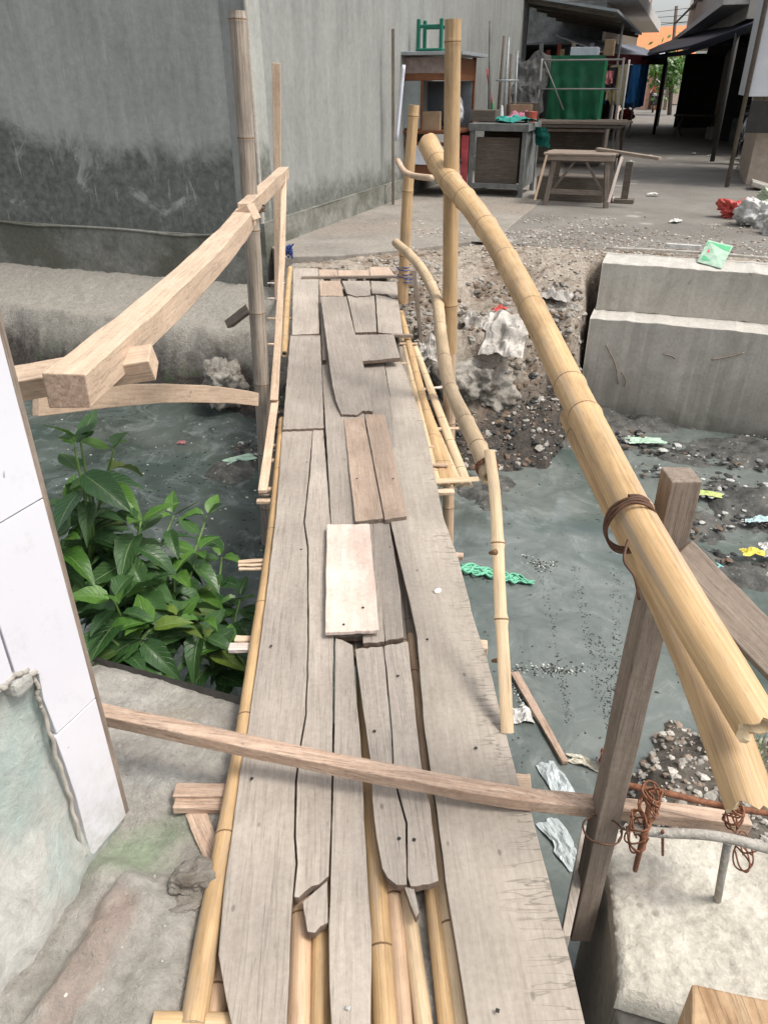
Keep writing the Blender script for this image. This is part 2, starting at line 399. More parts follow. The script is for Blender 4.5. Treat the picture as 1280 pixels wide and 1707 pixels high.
def blob_stuff(name, spots, mats, lab=None, parent=None, kind='stuff', sub=1):
    """spots: (pos, radius, flatten, matindex) -> ONE mesh of lumps"""
    bm = bmesh.new(); bmesh.ops.create_icosphere(bm, subdivisions=sub, radius=1)
    bv = [v.co.copy() for v in bm.verts]; bf = [tuple(v.index for v in f.verts) for f in bm.faces]; bm.free()
    vs_, fs, fm = [], [], []
    for (p, r, fl, mi) in spots:
        b = len(vs_); rot = Matrix.Rotation(random.uniform(0, 6.28), 3, Vector((random.gauss(0, 1), random.gauss(0, 1), random.gauss(0, 1))).normalized())
        s = Vector((random.uniform(.65, 1.3), random.uniform(.65, 1.3), random.uniform(.5, 1)))
        for q in bv:
            k = 1+random.uniform(-.22, .22); w_ = rot @ Vector((q.x*s.x*k, q.y*s.y*k, q.z*s.z*k)); vs_.append((p[0]+w_.x*r, p[1]+w_.y*r, p[2]+w_.z*r*fl))
        fs += [tuple(i+b for i in f) for f in bf]; fm += [mi]*len(bf)
    o = mesh(name, vs_, fs, mats, parent, fm=fm)
    if kind: o['kind'] = kind
    if lab: o['label'] = lab
    return o
def hfield(name, u0, u1, v0, v1, nu, nv, hf, mat, kind='structure', smooth=True, skirt=0):
    vs_, fs = [], []
    for j in range(nv+1):
        for i in range(nu+1):
            u = u0+(u1-u0)*i/nu; v = v0+(v1-v0)*j/nv; vs_.append(UV(u, v, hf(u, v)))
    for j in range(nv):
        for i in range(nu):
            a = j*(nu+1)+i; fs.append((a, a+1, a+nu+2, a+nu+1))
    o = mesh(name, vs_, fs, mat, smooth=smooth)
    if kind: o['kind'] = kind
    return o
def ss(a, b, x): t_ = max(0, min(1, (x-a)/(b-a))); return t_*t_*(3-2*t_)

# ================================================================== SETTING
WZ = -1.0
# ---- canal water
def water_mat():
    m, t, b = newmat('canal_water'); v = coords(t, 'World', rnd=False)
    n1 = noi(t, v, 1.1, 8, .62, 1.2); n2 = noi(t, v, 3.2, 8, .68, 1.4); n3 = noi(t, v, 14, 6, .7, .5)
    col = mixc(t, ramp(t, n1, [(.38, 0), (.62, 1)]), (.034, .046, .038), (.080, .096, .086))
    col = mixc(t, ramp(t, n2, [(.48, 0), (.68, .45)]), col, (.17, .20, .20))
    sepx = N(t, 'ShaderNodeSeparateXYZ'); t.links.new(v, sepx.inputs[0])
    sky_sheen_mask = ramp(t, math_(t, 'ADD', math_(t, 'MULTIPLY', sepx.outputs['X'], .35), math_(t, 'MULTIPLY', n1, .8)), [(.35, 0), (.62, 1)])  # paler towards the right: the sky's reflection painted into the water colour
    far = ramp(t, math_(t, 'ADD', math_(t, 'MULTIPLY', sepx.outputs['Y'], -.2), math_(t, 'MULTIPLY', n1, .6)), [(-.62+.0, 0), (-.45+.05, 1)]) if False else sky_sheen_mask
    sky_sheen_col = mixc(t, ramp(t, n2, [(.35, 0), (.65, 1)]), (.105, .122, .112), (.17, .187, .172))
    col = mixc(t, sky_sheen_mask, col, sky_sheen_col)
    nd = noi(t, v, .75, 5, .55, .8)
    col = mixc(t, ramp(t, nd, [(.50, 0), (.62, .75)]), col, (.045, .068, .058))
    nw = noi(t, v, 1.9, 8, .7, 2.2)
    col = mixc(t, ramp(t, nw, [(.55, 0), (.70, .6)]), col, (.24, .265, .25))
    scum = math_(t, 'MULTIPLY', ramp(t, n2, [(.57, 0), (.6, 1), (.63, 0)]), ramp(t, n3, [(.4, 0), (.6, 1)]))
    col = mixc(t, math_(t, 'MULTIPLY', scum, .25), col, (.28, .31, .29))
    vo = N(t, 'ShaderNodeTexVoronoi'); vo.inputs['Scale'].default_value = 11; t.links.new(noisy(t, v, .1), vo.inputs['Vector'])
    sp = math_(t, 'MULTIPLY', ramp(t, vo.outputs['Distance'], [(.06, 1), (.12, 0)]), ramp(t, n1, [(.42, 0), (.5, 1)]))
    col = mixc(t, sp, col, (.02, .025, .025))
    t.links.new(col, b.inputs['Base Color'])
    t.links.new(ramp(t, n2, [(.4, .015), (.65, .12)]), b.inputs['Roughness']); b.inputs['IOR'].default_value = 1.38
    b.inputs['Specular IOR Level'].default_value = .8
    bump(t, b, math_(t, 'ADD', math_(t, 'MULTIPLY', n2, .5), math_(t, 'MULTIPLY', n3, .05)), .10, .02); return m
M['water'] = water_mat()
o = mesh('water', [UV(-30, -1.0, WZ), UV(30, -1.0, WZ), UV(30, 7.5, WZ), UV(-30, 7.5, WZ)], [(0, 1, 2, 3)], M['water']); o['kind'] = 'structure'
# ---- one ground sheet to the horizon beyond the bank
M['earth'] = rough_mat('distant_ground', (.12, .11, .10), (.18, .17, .15), .5)
def sheet(name, pts, z, mat):
    o = mesh(name, [Vector((p[0], p[1], z)) for p in pts], [tuple(range(len(pts)))], mat); o['kind'] = 'structure'; return o
uvp = lambda u, v: tuple(UV(u, v, 0)[:2])
sheet('ground', [uvp(-400, 12), uvp(400, 12), uvp(400, 700), uvp(-400, 700)], SZ-.06, M['earth'])
def street_z(u, v): return SZ + .012*fb(u*.8, v*.8) + .004*fb(u*5, v*5)
hfield('street', -3.9, 7, 7.6, 70, 60, 240, street_z, M['asphalt'])

# ---- far bank
def bank_mat():
    m, t, b = newmat('canal_bank'); v = coords(t, 'World', rnd=False)
    n1 = noi(t, v, 2.2, 9, .7, .4); n2 = noi(t, v, 22, 8, .75); n3 = noi(t, v, 70, 4, .7)
    sep = N(t, 'ShaderNodeSeparateXYZ'); t.links.new(t.nodes.new('ShaderNodeNewGeometry').outputs['Position'], sep.inputs[0])
    zz = math_(t, 'ADD', sep.outputs['Z'], math_(t, 'MULTIPLY', math_(t, 'SUBTRACT', n1, .5), .9))
    xx = math_(t, 'ADD', sep.outputs['X'], math_(t, 'MULTIPLY', math_(t, 'SUBTRACT', n1, .5), .6))
    dry = mixc(t, ramp(t, n2, [(.35, 0), (.65, 1)]), (.25, .205, .16), (.42, .37, .31))
    brown = mixc(t, ramp(t, n2, [(.35, 0), (.65, 1)]), (.115, .08, .058), (.25, .19, .14))
    left = mixc(t, ramp(t, n2, [(.3, 0), (.7, 1)]), (.24, .222, .19), (.36, .335, .29))
    right = mixc(t, ramp(t, n1, [(.44, 0), (.60, 1)]), dry, brown)
    col = mixc(t, ramp(t, math_(t, 'MULTIPLY', math_(t, 'ADD', xx, 1.5), .5), [(.25, 0), (.45, 1)]), left, right)
    mud = mixc(t, ramp(t, n2, [(.35, 0), (.7, 1)]), (.035, .030, .026), (.11, .095, .08))
    col = mixc(t, ramp(t, math_(t, 'MULTIPLY', math_(t, 'ADD', zz, 1.2), 1.0), [(.45, 0), (.74, 1)]), mud, col)
    moss = math_(t, 'MULTIPLY', ramp(t, n1, [(.55, 0), (.62, 1)]), ramp(t, math_(t, 'MULTIPLY', math_(t, 'ADD', zz, 1.2), 1.0), [(.3, 0), (.5, 1), (.8, 0)]))
    moss = math_(t, 'MULTIPLY', moss, ramp(t, math_(t, 'MULTIPLY', xx, -.5), [(.3, 0), (.5, .8)]))
    col = mixc(t, moss, col, (.05, .085, .03))
    col = mixc(t, .7, col, ramp(t, n3, [(.3, .6), (.7, 1.3)]), 'MULTIPLY')
    t.links.new(col, b.inputs['Base Color']); b.inputs['Roughness'].default_value = .88; b.inputs['Specular IOR Level'].default_value = .25
    bump(t, b, math_(t, 'ADD', n2, math_(t, 'MULTIPLY', n3, .5)), .8, .02); return m
M['bank'] = bank_mat()
def bank_h(u, v):
    n = fb(u*1.3, v*1.3, 1.7, 5); n2 = fb(u*5, v*5, 4.2, 5)
    # left of the bridge: smooth packed slope under the wall
    hl = -.14 - .20*ss(6.5, 5.75, v) - .95*ss(5.75+.12*n, 5.25+.12*n, v)
    # right of the bridge: rubble falling to black mud
    edge = 5.75 + .35*n - .35*ss(-1.3, -.6, u)*-1
    hr = SZ - .02 - .30*ss(7.1, 5.9, v) - .55*ss(edge+.12, edge-.22, v) - .48*ss(edge-.1, 4.55, v)
    hr = SZ*1.0*ss(6.9, 7.6, v) + hr*(1-ss(6.9, 7.6, v))
    # landing strip where the bridge comes down
    k = ss(-3.15, -2.75, u)
    h = hl*(1-k)+hr*k
    land = ss(5.75, 6.1, v)*ss(-3.35, -3.1, u)*(1-ss(-1.9, -1.4, u))
    h = h*(1-land) + (SZ-.03)*land
    rough = .05*n2*(1-ss(7.0, 7.6, v))*(.35+.65*k)
    kk = ss(-.62, -.42, u)*(1-ss(6.95, 7.15, v)); h = h*(1-kk)+(-1.25)*kk
    if v > 7.55: h = min(h, SZ-.0)
    return h + rough + .010*fb(u*22, v*22, 2.2, 3) - (.03 if v > 7.7 else 0)
hfield('canal_bank', -9, 7, 4.3, 7.9, 640, 170, bank_h, M['bank'])

# ---- near bank, left of the bridge: rough concrete apron
def apron_mat():
    m, t, b = newmat('rough_apron'); v = coords(t, 'World', rnd=False)
    n1 = noi(t, v, 5, 9, .7, .5); n2 = noi(t, v, 45, 8, .75); n3 = noi(t, v, 150, 3, .7)
    pos = t.nodes.new('ShaderNodeNewGeometry').outputs['Position']
    col = mixc(t, ramp(t, n1, [(.35, 0), (.65, 1)]), (.33, .305, .265), (.52, .49, .44))
    def patch(cx, cy, rx, ry, ang, c, amt, soft=.5):
        nonlocal col
        mp = N(t, 'ShaderNodeMapping', vector_type='TEXTURE'); mp.inputs['Location'].default_value = (cx, cy, 0); mp.inputs['Rotation'].default_value = (0, 0, ang); mp.inputs['Scale'].default_value = (rx, ry, 50)
        t.links.new(pos, mp.inputs['Vector']); l = N(t, 'ShaderNodeVectorMath', operation='LENGTH'); t.links.new(mp.outputs[0], l.inputs[0])
        d = math_(t, 'ADD', l.outputs['Value'], math_(t, 'MULTIPLY', math_(t, 'SUBTRACT', n1, .5), 1.6))
        f = ramp(t, d, [(1-soft, amt), (1.0, 0)])
        col = mixc(t, math_(t, 'MULTIPLY', f, ramp(t, n2, [(.25, .55), (.6, 1)])), col, c)
    p = PZ(215, 1415, -.05); patch(p.x, p.y, .12, .11, .5, (.30, .39, .25), .8, .6)
    p = PZ(300, 1360, -.05); patch(p.x, p.y, .08, .08, 0, (.22, .29, .18), .5, .7)
    p = PZ(150, 1600, .0); patch(p.x, p.y, .05, .17, -.35, (.37, .28, .235), .75, .35)
    p = PZ(180, 1520, .0); patch(p.x, p.y, .055, .08, .1, (.38, .29, .245), .7, .35)
    p = PZ(290, 1180, -.05); patch(p.x, p.y, .12, .06, 0, (.34, .29, .2), .5, .7)
    p = PZ(265, 1290, -.05); patch(p.x, p.y, .16, .05, 0, (.45, .44, .41), .7, .6)
    vo = N(t, 'ShaderNodeTexVoronoi'); vo.inputs['Scale'].default_value = 75; t.links.new(v, vo.inputs['Vector'])
    col = mixc(t, math_(t, 'MULTIPLY', ramp(t, vo.outputs['Distance'], [(.1, 1), (.2, 0)]), ramp(t, n1, [(.5, 0), (.6, .35)])), col, (.5, .46, .38))
    col = mixc(t, .7, col, ramp(t, n2, [(.3, .62), (.7, 1.25)]), 'MULTIPLY')
    t.links.new(col, b.inputs['Base Color']); b.inputs['Roughness'].default_value = .92
    bump(t, b, math_(t, 'ADD', n2, math_(t, 'ADD', math_(t, 'MULTIPLY', n1, 1.2), math_(t, 'MULTIPLY', n3, .4))), 1.0, .016); return m
M['apron'] = apron_mat()
pr0, pr1 = PZ(215, 1490, 0), PZ(95, 1700, 0)
def apron_h(u, v):
    p = UV(u, v, 0); n = fb(u*4, v*4, 0, 5)
    h = -.082 + .020*n + .009*fb(u*16, v*16, 3, 5) + .004*fb(u*50, v*50, 1, 3)
    # lumpy broken step rising towards the near left
    A = PZ(430, 1560, 0); 
    k = ss(.03, -.05, (p.y-1.10) + .30*(p.x+.55) + .03*fb(u*7, v*7, 5, 3))*ss(-.34, -.44, p.x)
    h += .05*k + .02*k*fb(u*9, v*9, 8, 4)
    # raised edge of a buried brick course
    d = (pr1-pr0); tt = max(0, min(1, (Vector((p.x, p.y, 0))-Vector((pr0.x, pr0.y, 0))).dot(Vector((d.x, d.y, 0)))/(d.x**2+d.y**2)))
    q = Vector((pr0.x, pr0.y, 0)).lerp(Vector((pr1.x, pr1.y, 0)), tt); dist = (Vector((p.x, p.y, 0))-q).length
    h += .032*ss(.075, .045, dist+.02*n+.012*fb(u*22, v*22, 7, 3))
    return h
hfield('near_bank', -4, -.16, -.6, 1.43, 320, 190, apron_h, M['apron'])
M['wetwall'] = rough_mat('wet_canal_wall', (.06, .055, .05), (.14, .13, .115), 3)
# retaining wall face under the apron
v0 = [UV(-8, 1.42, -1.5), UV(-.16, 1.42, -1.5), UV(-.16, 1.42, -.06), UV(-8, 1.42, -.06), UV(-.16, -.6, -1.5), UV(-.16, -.6, -.06), UV(-8, -.6, -1.5), UV(-8, -.6, -.06)]
o = mesh('embankment', v0, [(1, 0, 3, 2), (1, 2, 5, 4), (4, 5, 7, 6), (0, 6, 7, 3)], M['wetwall']); o['kind'] = 'structure'
sheet('canal_bed', [uvp(-30, -1.2), uvp(30, -1.2), uvp(30, 8.2), uvp(-30, 8.2)], -1.6, M['wetwall'])

# ================================================================== GREY BUILDING on the far left
def render_mat(name, dark, cz, tint):
    m, t, b = newmat(name); v = coords(t, 'World', rnd=False)
    sep = N(t, 'ShaderNodeSeparateXYZ'); t.links.new(v, sep.inputs[0])
    vst = N(t, 'ShaderNodeMapping'); vst.inputs['Scale'].default_value = (1, 1, .13); t.links.new(v, vst.inputs['Vector'])
    ns = noi(t, vst.outputs[0], 5.5, 8, .72, .15); nb = noi(t, v, .9, 7, .6, .3); nf = noi(t, v, 16, 8, .7); nm = noi(t, v, 2.1, 10, .74, .6)
    col = mixc(t, ramp(t, ns, [(.34, 0), (.66, 1)]), tuple(x*.82 for x in tint), tuple(x*1.15 for x in tint))
    col = mixc(t, ramp(t, nb, [(.4, 0), (.65, .6)]), col, tuple(x*1.22 for x in tint))
    zz = math_(t, 'ADD', sep.outputs['Z'], math_(t, 'MULTIPLY', math_(t, 'SUBTRACT', nm, .5), .9))
    xx = math_(t, 'MULTIPLY', math_(t, 'ADD', sep.outputs['X'], 3.2), -.45)          # band climbs towards the far left
    zz = math_(t, 'SUBTRACT', zz, math_(t, 'MAXIMUM', xx, 0.0))
    band = ramp(t, math_(t, 'MULTIPLY', math_(t, 'ADD', zz, .5), .5), [(.0, dark), (cz-.02, dark), (cz+.09, 0)])
    band = math_(t, 'MULTIPLY', band, ramp(t, noi(t, v, 1.9, 9, .72, .8), [(.50, 1), (.60, .9), (.66, .12)]))
    dk = mixc(t, ramp(t, nf, [(.35, 0), (.65, 1)]), (.075, .08, .07), (.145, .15, .132))
    col = mixc(t, band, col, dk)
    tr = math_(t, 'MULTIPLY', ramp(t, noi(t, vst.outputs[0], 16, 5, .7), [(.60, 0), (.70, .4)]), 1.0)
    col = mixc(t, tr, col, tuple(x*1.5 for x in tint))
    col = mixc(t, .6, col, ramp(t, nf, [(.3, .8), (.7, 1.2)]), 'MULTIPLY')
    t.links.new(col, b.inputs['Base Color']); b.inputs['Roughness'].default_value = .85; b.inputs['Specular IOR Level'].default_value = .25
    bump(t, b, math_(t, 'ADD', nf, nm), .3, .012); return m
M['render_l'] = render_mat('stained_render', .92, .72, (.325, .33, .305))
M['render_r'] = render_mat('grey_render', .85, .52, (.245, .25, .235))
M['plinth'] = rough_mat('mossy_plinth', (.14, .14, .12), (.27, .265, .235), 5, .9, .7, .02, 30, c2=(.12, .12, .095))
UB, VB = -3.61, 6.56
bld = empty('building', UV(UB, VB, SZ), 'grey cement rendered building wall with dark algae stains left of the footbridge', 'building')
def wall_quad(name, a, b_, z0, z1, th, nrm, mat, parent, seg=60, off=0, lean=0):
    a, b_ = Vector(a), Vector(b_); n_ = Vector(nrm); vs_, fs = [], []
    for j in range(13):
        for i in range(seg+1):
            z = z0+(z1-z0)*j/12; p = a.lerp(b_, i/seg); p.z = z
            p = p + n_*(off+.012*fb(p.x*1.2, p.y*1.2, z*1.2, 3)); vs_.append(p)
    k = len(vs_)
    for j in range(12):
        for i in range(seg): q = j*(seg+1)+i; fs.append((q, q+1, q+seg+2, q+seg+1))
    c = [a-n_*th, b_-n_*th]; top = 12*(seg+1)
    vs_ += [Vector((c[0].x, c[0].y, z0)), Vector((c[1].x, c[1].y, z0)), Vector((c[0].x, c[0].y, z1)), Vector((c[1].x, c[1].y, z1))]
    fs += [(k, k+2, k+3, k+1), (top, top+seg, k+3, k+2), (0, top, k+2, k), (seg, k+1, k+3, top+seg)]
    return mesh(name, vs_, fs, mat, parent, smooth=False)
eN = UV(0, -1, 0).normalized()      # normal of the face on the canal
uN = UV(1, 0, 0).normalized()
wall_quad('wall', UV(UB-9, VB, 0), UV(UB, VB, 0), -1.3, 5, .25, eN, M['render_l'], bld, 90)
wall_quad('wall', UV(UB, VB, 0), UV(UB, VB+12, 0), -.6, 5, .25, uN, M['render_r'], bld, 60)
pl = wall_quad('plinth', UV(UB-9, VB, 0), UV(UB+.05, VB, 0), -1.3, .30, .1, eN, M['plinth'], bld, 90, off=.05)
pl = wall_quad('plinth', UV(UB, VB-.05, 0), UV(UB, VB+12, 0), -.6, .44, .1, uN, M['plinth'], bld, 60, off=.05)
# mortar corner bead and the rough ridge above the plinth
tube('corner_bead', [UV(UB+.012, VB-.012, z) for z in (-.2, 1, 2.5, 5)], .022, M['concrete'], bld, seg=8)
tube('mortar_ridge', [UV(UB-9+i*.45, VB-.06, .30+.035*fb(i*1.3, 0)) for i in range(21)], .014, M['plinth'], bld, seg=6)
bar('drain_pipe', PYY(783, 90, 15.0), PYY(783, -60, 15.0), .07, .07, M['dark_wood'], bld)
box('vent', PYY(735, 12, 13.3), (.1, .14, .16), M['dark_wood'], bld)
box('roof_slab', UV(UB-4.5, VB+6, 5.0), (9.4, 12.5, .2), M['concrete'], bld)

# ================================================================== CONCRETE CANAL WALL, right
def canalwall_mat():
    m, t, b = newmat('cast_canal_wall'); v = coords(t, 'World', rnd=False); sep = N(t, 'ShaderNodeSeparateXYZ'); t.links.new(v, sep.inputs[0])
    n1 = noi(t, v, 2.4, 9, .68, .4); n2 = noi(t, v, 40, 6, .72); st_ = N(t, 'ShaderNodeMapping'); st_.inputs['Scale'].default_value = (1, 1, .15); t.links.new(v, st_.inputs['Vector']); ns = noi(t, st_.outputs[0], 6, 7, .7)
    col = mixc(t, ramp(t, n1, [(.33, 0), (.67, 1)]), (.33, .305, .265), (.46, .43, .375))
    col = mixc(t, ramp(t, ns, [(.55, 0), (.72, .5)]), col, (.27, .25, .215)); col = mixc(t, .7, col, ramp(t, n2, [(.3, .82), (.7, 1.14)]), 'MULTIPLY')
    zz = math_(t, 'ADD', sep.outputs['Z'], math_(t, 'MULTIPLY', math_(t, 'SUBTRACT', n1, .5), .35))
    col = mixc(t, ramp(t, math_(t, 'ADD', zz, 1.2), [(.22, .9), (.34, .45), (.62, .15), (.70, 0)]), col, (.13, .125, .10))
    vo = N(t, 'ShaderNodeTexVoronoi'); vo.inputs['Scale'].default_value = 5; t.links.new(noisy(t, v, .35), vo.inputs['Vector'])
    col = mixc(t, ramp(t, vo.outputs['Distance'], [(.05, .6), (.12, 0)]), col, (.14, .12, .10))
    t.links.new(col, b.inputs['Base Color']); b.inputs['Roughness'].default_value = .88; bump(t, b, math_(t, 'ADD', n1, math_(t, 'MULTIPLY', n2, .5)), .5, .01); return m
M['canalwall'] = canalwall_mat()
cw = empty('retaining_wall', UV(1.5, 6.42, WZ), 'stepped grey concrete canal wall on the far right bank with a ledge halfway', 'wall')
def ubox(name, u0, u1, v0, v1, z0, z1, mat, parent, topmat=None, bevel=.006, sub=160, amp=.008, skew=0):
    vs_, fs, fm = [], [], []
    for i in range(sub+1):
        u = u0+(u1-u0)*i/sub
        for (v, z) in ((v0, z0), (v0+skew, z1), (v1, z1), (v1, z0)):
            vs_.append(UV(u, v+amp*fb(u*3, z*5, v, 3)+.007*fb(u*21, z*9, v, 3), z+amp*fb(u*4, v*3, 7, 3)+.008*fb(u*19, v*3, 7, 3)))
    for i in range(sub):
        for k in range(4):
            a = i*4+k; b = i*4+(k+1) % 4; fs.append((a, b, b+4, a+4)); fm.append(1 if k == 1 and topmat else 0)
    fs += [(0, 1, 2, 3), (sub*4+3, sub*4+2, sub*4+1, sub*4)]; fm += [0, 0]
    return mesh(name, vs_, fs, [mat, topmat] if topmat else mat, parent, fm=fm, bevel=bevel)
ubox('wall_footing_course', -.495, 9, 6.42, 7.25, -1.5, -.135, M['canalwall'], cw, M['concrete_top'])
ubox('wall_upper_course', -.48, 9, 6.72, 7.2, -.133, .26, M['canalwall'], cw, M['concrete_top'])
for i, (a, b_) in enumerate([((1010, 575), (1030, 640)), ((1035, 620), (1040, 645)), ((1185, 600), (1240, 588)), ((1105, 590), (1125, 598))]):
    p0, p1 = PYY(*a, UV(.5, 6.40, 0).y), PYY(*b_, UV(.5, 6.40, 0).y)
    def onw(px, py):
        n_ = eN; p = UV(0, 6.405, 0); return PPL(px, py, p, n_)
    tube('dried_vine', [onw(*a), onw((a[0]+b_[0])/2+5, (a[1]+b_[1])/2), onw(*b_)], .006, M['beam_grey'], cw, seg=5)

# ================================================================== TILED WALL, near left
def tile_mat():
    m, t, b = newmat('white_glazed_tile'); v = coords(t, 'World', rnd=False)
    n = noi(t, v, 3, 4, .5); nf = noi(t, v, 60, 3, .7)
    col = mixc(t, n, (.62, .61, .66), (.70, .70, .73))
    vo = N(t, 'ShaderNodeTexVoronoi'); vo.inputs['Scale'].default_value = 14; t.links.new(noisy(t, v, .1), vo.inputs['Vector'])
    col = mixc(t, ramp(t, vo.outputs['Distance'], [(.03, .8), (.06, 0)]), col, (.25, .22, .2))
    nd = noi(t, v, 9, 7, .8); col = mixc(t, ramp(t, nd, [(.56, 0), (.8, .5)]), col, (.42, .40, .38))
    sz_ = N(t, 'ShaderNodeSeparateXYZ'); t.links.new(v, sz_.inputs[0]); lowd = ramp(t, math_(t, 'ADD', sz_.outputs['Z'], math_(t, 'MULTIPLY', nd, .35)), [(.12, .7), (.42, 0)])
    col = mixc(t, math_(t, 'MULTIPLY', lowd, ramp(t, noi(t, v, 24, 6, .75), [(.4, .2), (.6, 1)])), col, (.40, .37, .33))
    t.links.new(col, b.inputs['Base Color']); b.inputs['Roughness'].default_value = .22; b.inputs['Specular IOR Level'].default_value = .5
    bump(t, b, n, .05, .01); return m
M['tile'] = tile_mat()
def plaster_mat():
    m, t, b = newmat('bare_plaster'); v = coords(t, 'World', rnd=False)
    n1 = noi(t, v, 7, 9, .7, .8); n2 = noi(t, v, 34, 8, .75, .5); n3 = noi(t, v, 2.5, 4, .6)
    col = mixc(t, ramp(t, n1, [(.35, 0), (.65, 1)]), (.33, .32, .29), (.50, .49, .455))
    col = mixc(t, ramp(t, n3, [(.45, 0), (.6, .75)]), col, (.36, .455, .42))
    col = mixc(t, .7, col, ramp(t, n2, [(.3, .7), (.7, 1.2)]), 'MULTIPLY')
    t.links.new(col, b.inputs['Base Color']); b.inputs['Roughness'].default_value = .9
    bump(t, b, math_(t, 'ADD', n1, math_(t, 'MULTIPLY', n2, .6)), .7, .012); return m
M['plaster'] = plaster_mat()
TW = PZ(208, 1358, -.045); th2 = R(22.5); td = Vector((math.sin(th2), math.cos(th2), 0)); tn = Vector((math.cos(th2), -math.sin(th2), 0))
tw = empty('tiled_wall', TW, 'white glazed tile corner of a house wall with chipped bare plaster below, near left', 'wall')
def TP(px, py, off=0): return PPL(px, py, TW+tn*off, tn)
# plaster core behind the tiles
def core():
    vs_, fs = [], []; nx, nz = 90, 100
    for j in range(nz+1):
        for i in range(nx+1):
            s = -2.2+2.2*i/nx; z = -.3+3.4*j/nz
            flare = .10*ss(.35, -.12, z)*ss(-.02, -.35, s)
            off = -.018 + .010*fb(s*7, z*7, 1, 4)*ss(-.0, -.1, s) + flare
            vs_.append(TW+td*s+tn*off+Vector((0, 0, z-TW.z)))
    for j in range(nz):
        for i in range(nx): a = j*(nx+1)+i; fs.append((a, a+1, a+nx+2, a+nx+1))
    return mesh('plaster', vs_, fs, M['plaster'], tw, smooth=True)
core()
vv = [TW+td*s+tn*o_+Vector((0, 0, z)) for z in (-.3, 3.2) for s in (-2.2, -.004) for o_ in (-.2, -.02)]
mesh('wall_core', vv, [(0, 1, 3, 2), (4, 6, 7, 5), (0, 4, 5, 1), (2, 3, 7, 6), (0, 2, 6, 4), (1, 5, 7, 3)], M['plaster'], tw)
# tiles cut to what is left of them: s along the wall (0 = corner), z up
def s_z(px, py): p = TP(px, py); return ((p-TW).dot(td), p.z)
zg1 = s_z(165, 1155)[1]; zg2 = s_z(85, 820)[1]; hT = zg2-zg1; sg = s_z(90, 1225)[0]
sgu = s_z(25, 1130)[0]
def tile(poly, name='tile'):
    pts = [TW+td*s+Vector((0, 0, z-TW.z))+tn*.006 for s, z in poly]
    return poly_prism(name, pts, .016, M['tile'], tw, down=-tn, xdir=td, bevel=.0018, nsub=9)
g = .0015
bar('edge_strip', TW+Vector((0, 0, 0))+tn*.0-td*-.004, TW+td*.004+Vector((0, 0, 3.2)), .02, .006, M['beam_grey'], tw, up=(tn.x, tn.y, 0), bevel=0)
tile([(0, TW.z+.0), (0, zg1-g), (sg*1.02, zg1-g), s_z(105, 1270), s_z(125, 1330), s_z(150, 1428)])
tile([(0, zg1+g), (0, zg2-g), (sgu+g, zg2-g), s_z(25, 1128), s_z(62, 1122), s_z(70, 1165), s_z(92, 1222)])
tile([(sgu-g, zg2-g), (sgu-.25, zg2-g), (sgu-.25, s_z(0, 1145)[1]), s_z(22, 1134)])
for k in range(4):
    for q in range(3):
        z0_, z1_ = zg2+hT*k+g, zg2+hT*(k+1)-g; s1 = 0 if q == 0 else sgu-.25*(q-1)-g; s0_ = sgu-.25*q+g
        tile([(s1, z0_), (s1, z1_), (s0_, z1_), (s0_, z0_)])
# broken mortar edge along the chipped tiles
def mstrip(pp, r):
    q = [TP(x, y, .004) for x, y in pp]; q = catmull(q, 5); q = [p+Vector((random.uniform(-1, 1), random.uniform(-1, 1), random.uniform(-1, 1)))*.0045 for p in q]
    tube('mortar_edge', q, r*.7, M['concrete'], tw, seg=6)
mstrip([(-20, 1165), (10, 1140), (35, 1122), (55, 1122)], .010)
mstrip([(55, 1122), (66, 1165), (82, 1215), (98, 1270), (118, 1335), (142, 1425)], .007)
box('plaster_lump', TP(28, 1150, -.015), (.06, .05, .04), M['plaster'], tw, bevel=.012)

# ================================================================== NEAR RIGHT CONCRETE BLOCK
zb = -.30
blk = empty('concrete_block', PZ(1150, 1550, zb), 'pale freshly cast concrete block with rusty wire ties, lower right', 'concrete block')
def blk_top():
    A = [PZ(1000, 1378, zb), PZ(1022, 1470, zb), PZ(1030, 1652, zb), PZ(1500, 1790, zb), PZ(1700, 1500, zb), PZ(1330, 1395, zb)]
    return A
bt = blk_top()
def grid_block():
    # bumpy top as bilinear grid
    a, b_, c, d = bt[0], bt[2], bt[3], PZ(1560, 1420, zb); vs_, fs = [], []; n = 70
    for j in range(n+1):
        for i in range(n+1):
            s, t_ = i/n, j/n; p = a.lerp(d, s).lerp(b_.lerp(c, s), t_)
            if s == 0: p.x += .012*math.sin(t_*math.pi)+.004*fb(t_*9, 0)
            rim = min(s, 1-s, t_, 1-t_); p.z = zb + (.010*fb(p.x*10, p.y*10, 1, 5)+.006*fb(p.x*40, p.y*40, 1, 3)) - .02*(1-ss(0, .035, rim))
            p.z += .035*ss(.18, .0, t_)*abs(fb(p.x*14, p.y*14, 9, 4))
            vs_.append(p)
    for j in range(n):
        for i in range(n): q = j*(n+1)+i; fs.append((q, q+n+1, q+n+2, q+1))
    ring = [j*(n+1) for j in range(n+1)] + [n*(n+1)+i for i in range(1, n+1)] + [j*(n+1)+n for j in range(n-1, -1, -1)] + [i for i in range(n-1, 0, -1)]
    k = len(vs_); 
    for r_ in ring: p = vs_[r_].copy(); p.z = zb-.075; vs_.append(p)
    m_ = len(ring)
    for i in range(m_): j = (i+1) % m_; fs.append((ring[i], k+i, k+j, ring[j]))
    return mesh('block_top', vs_, fs, M['concrete_white'], blk, smooth=True)
ob = grid_block()
ob.data.set_sharp_from_angle(angle=R(50))
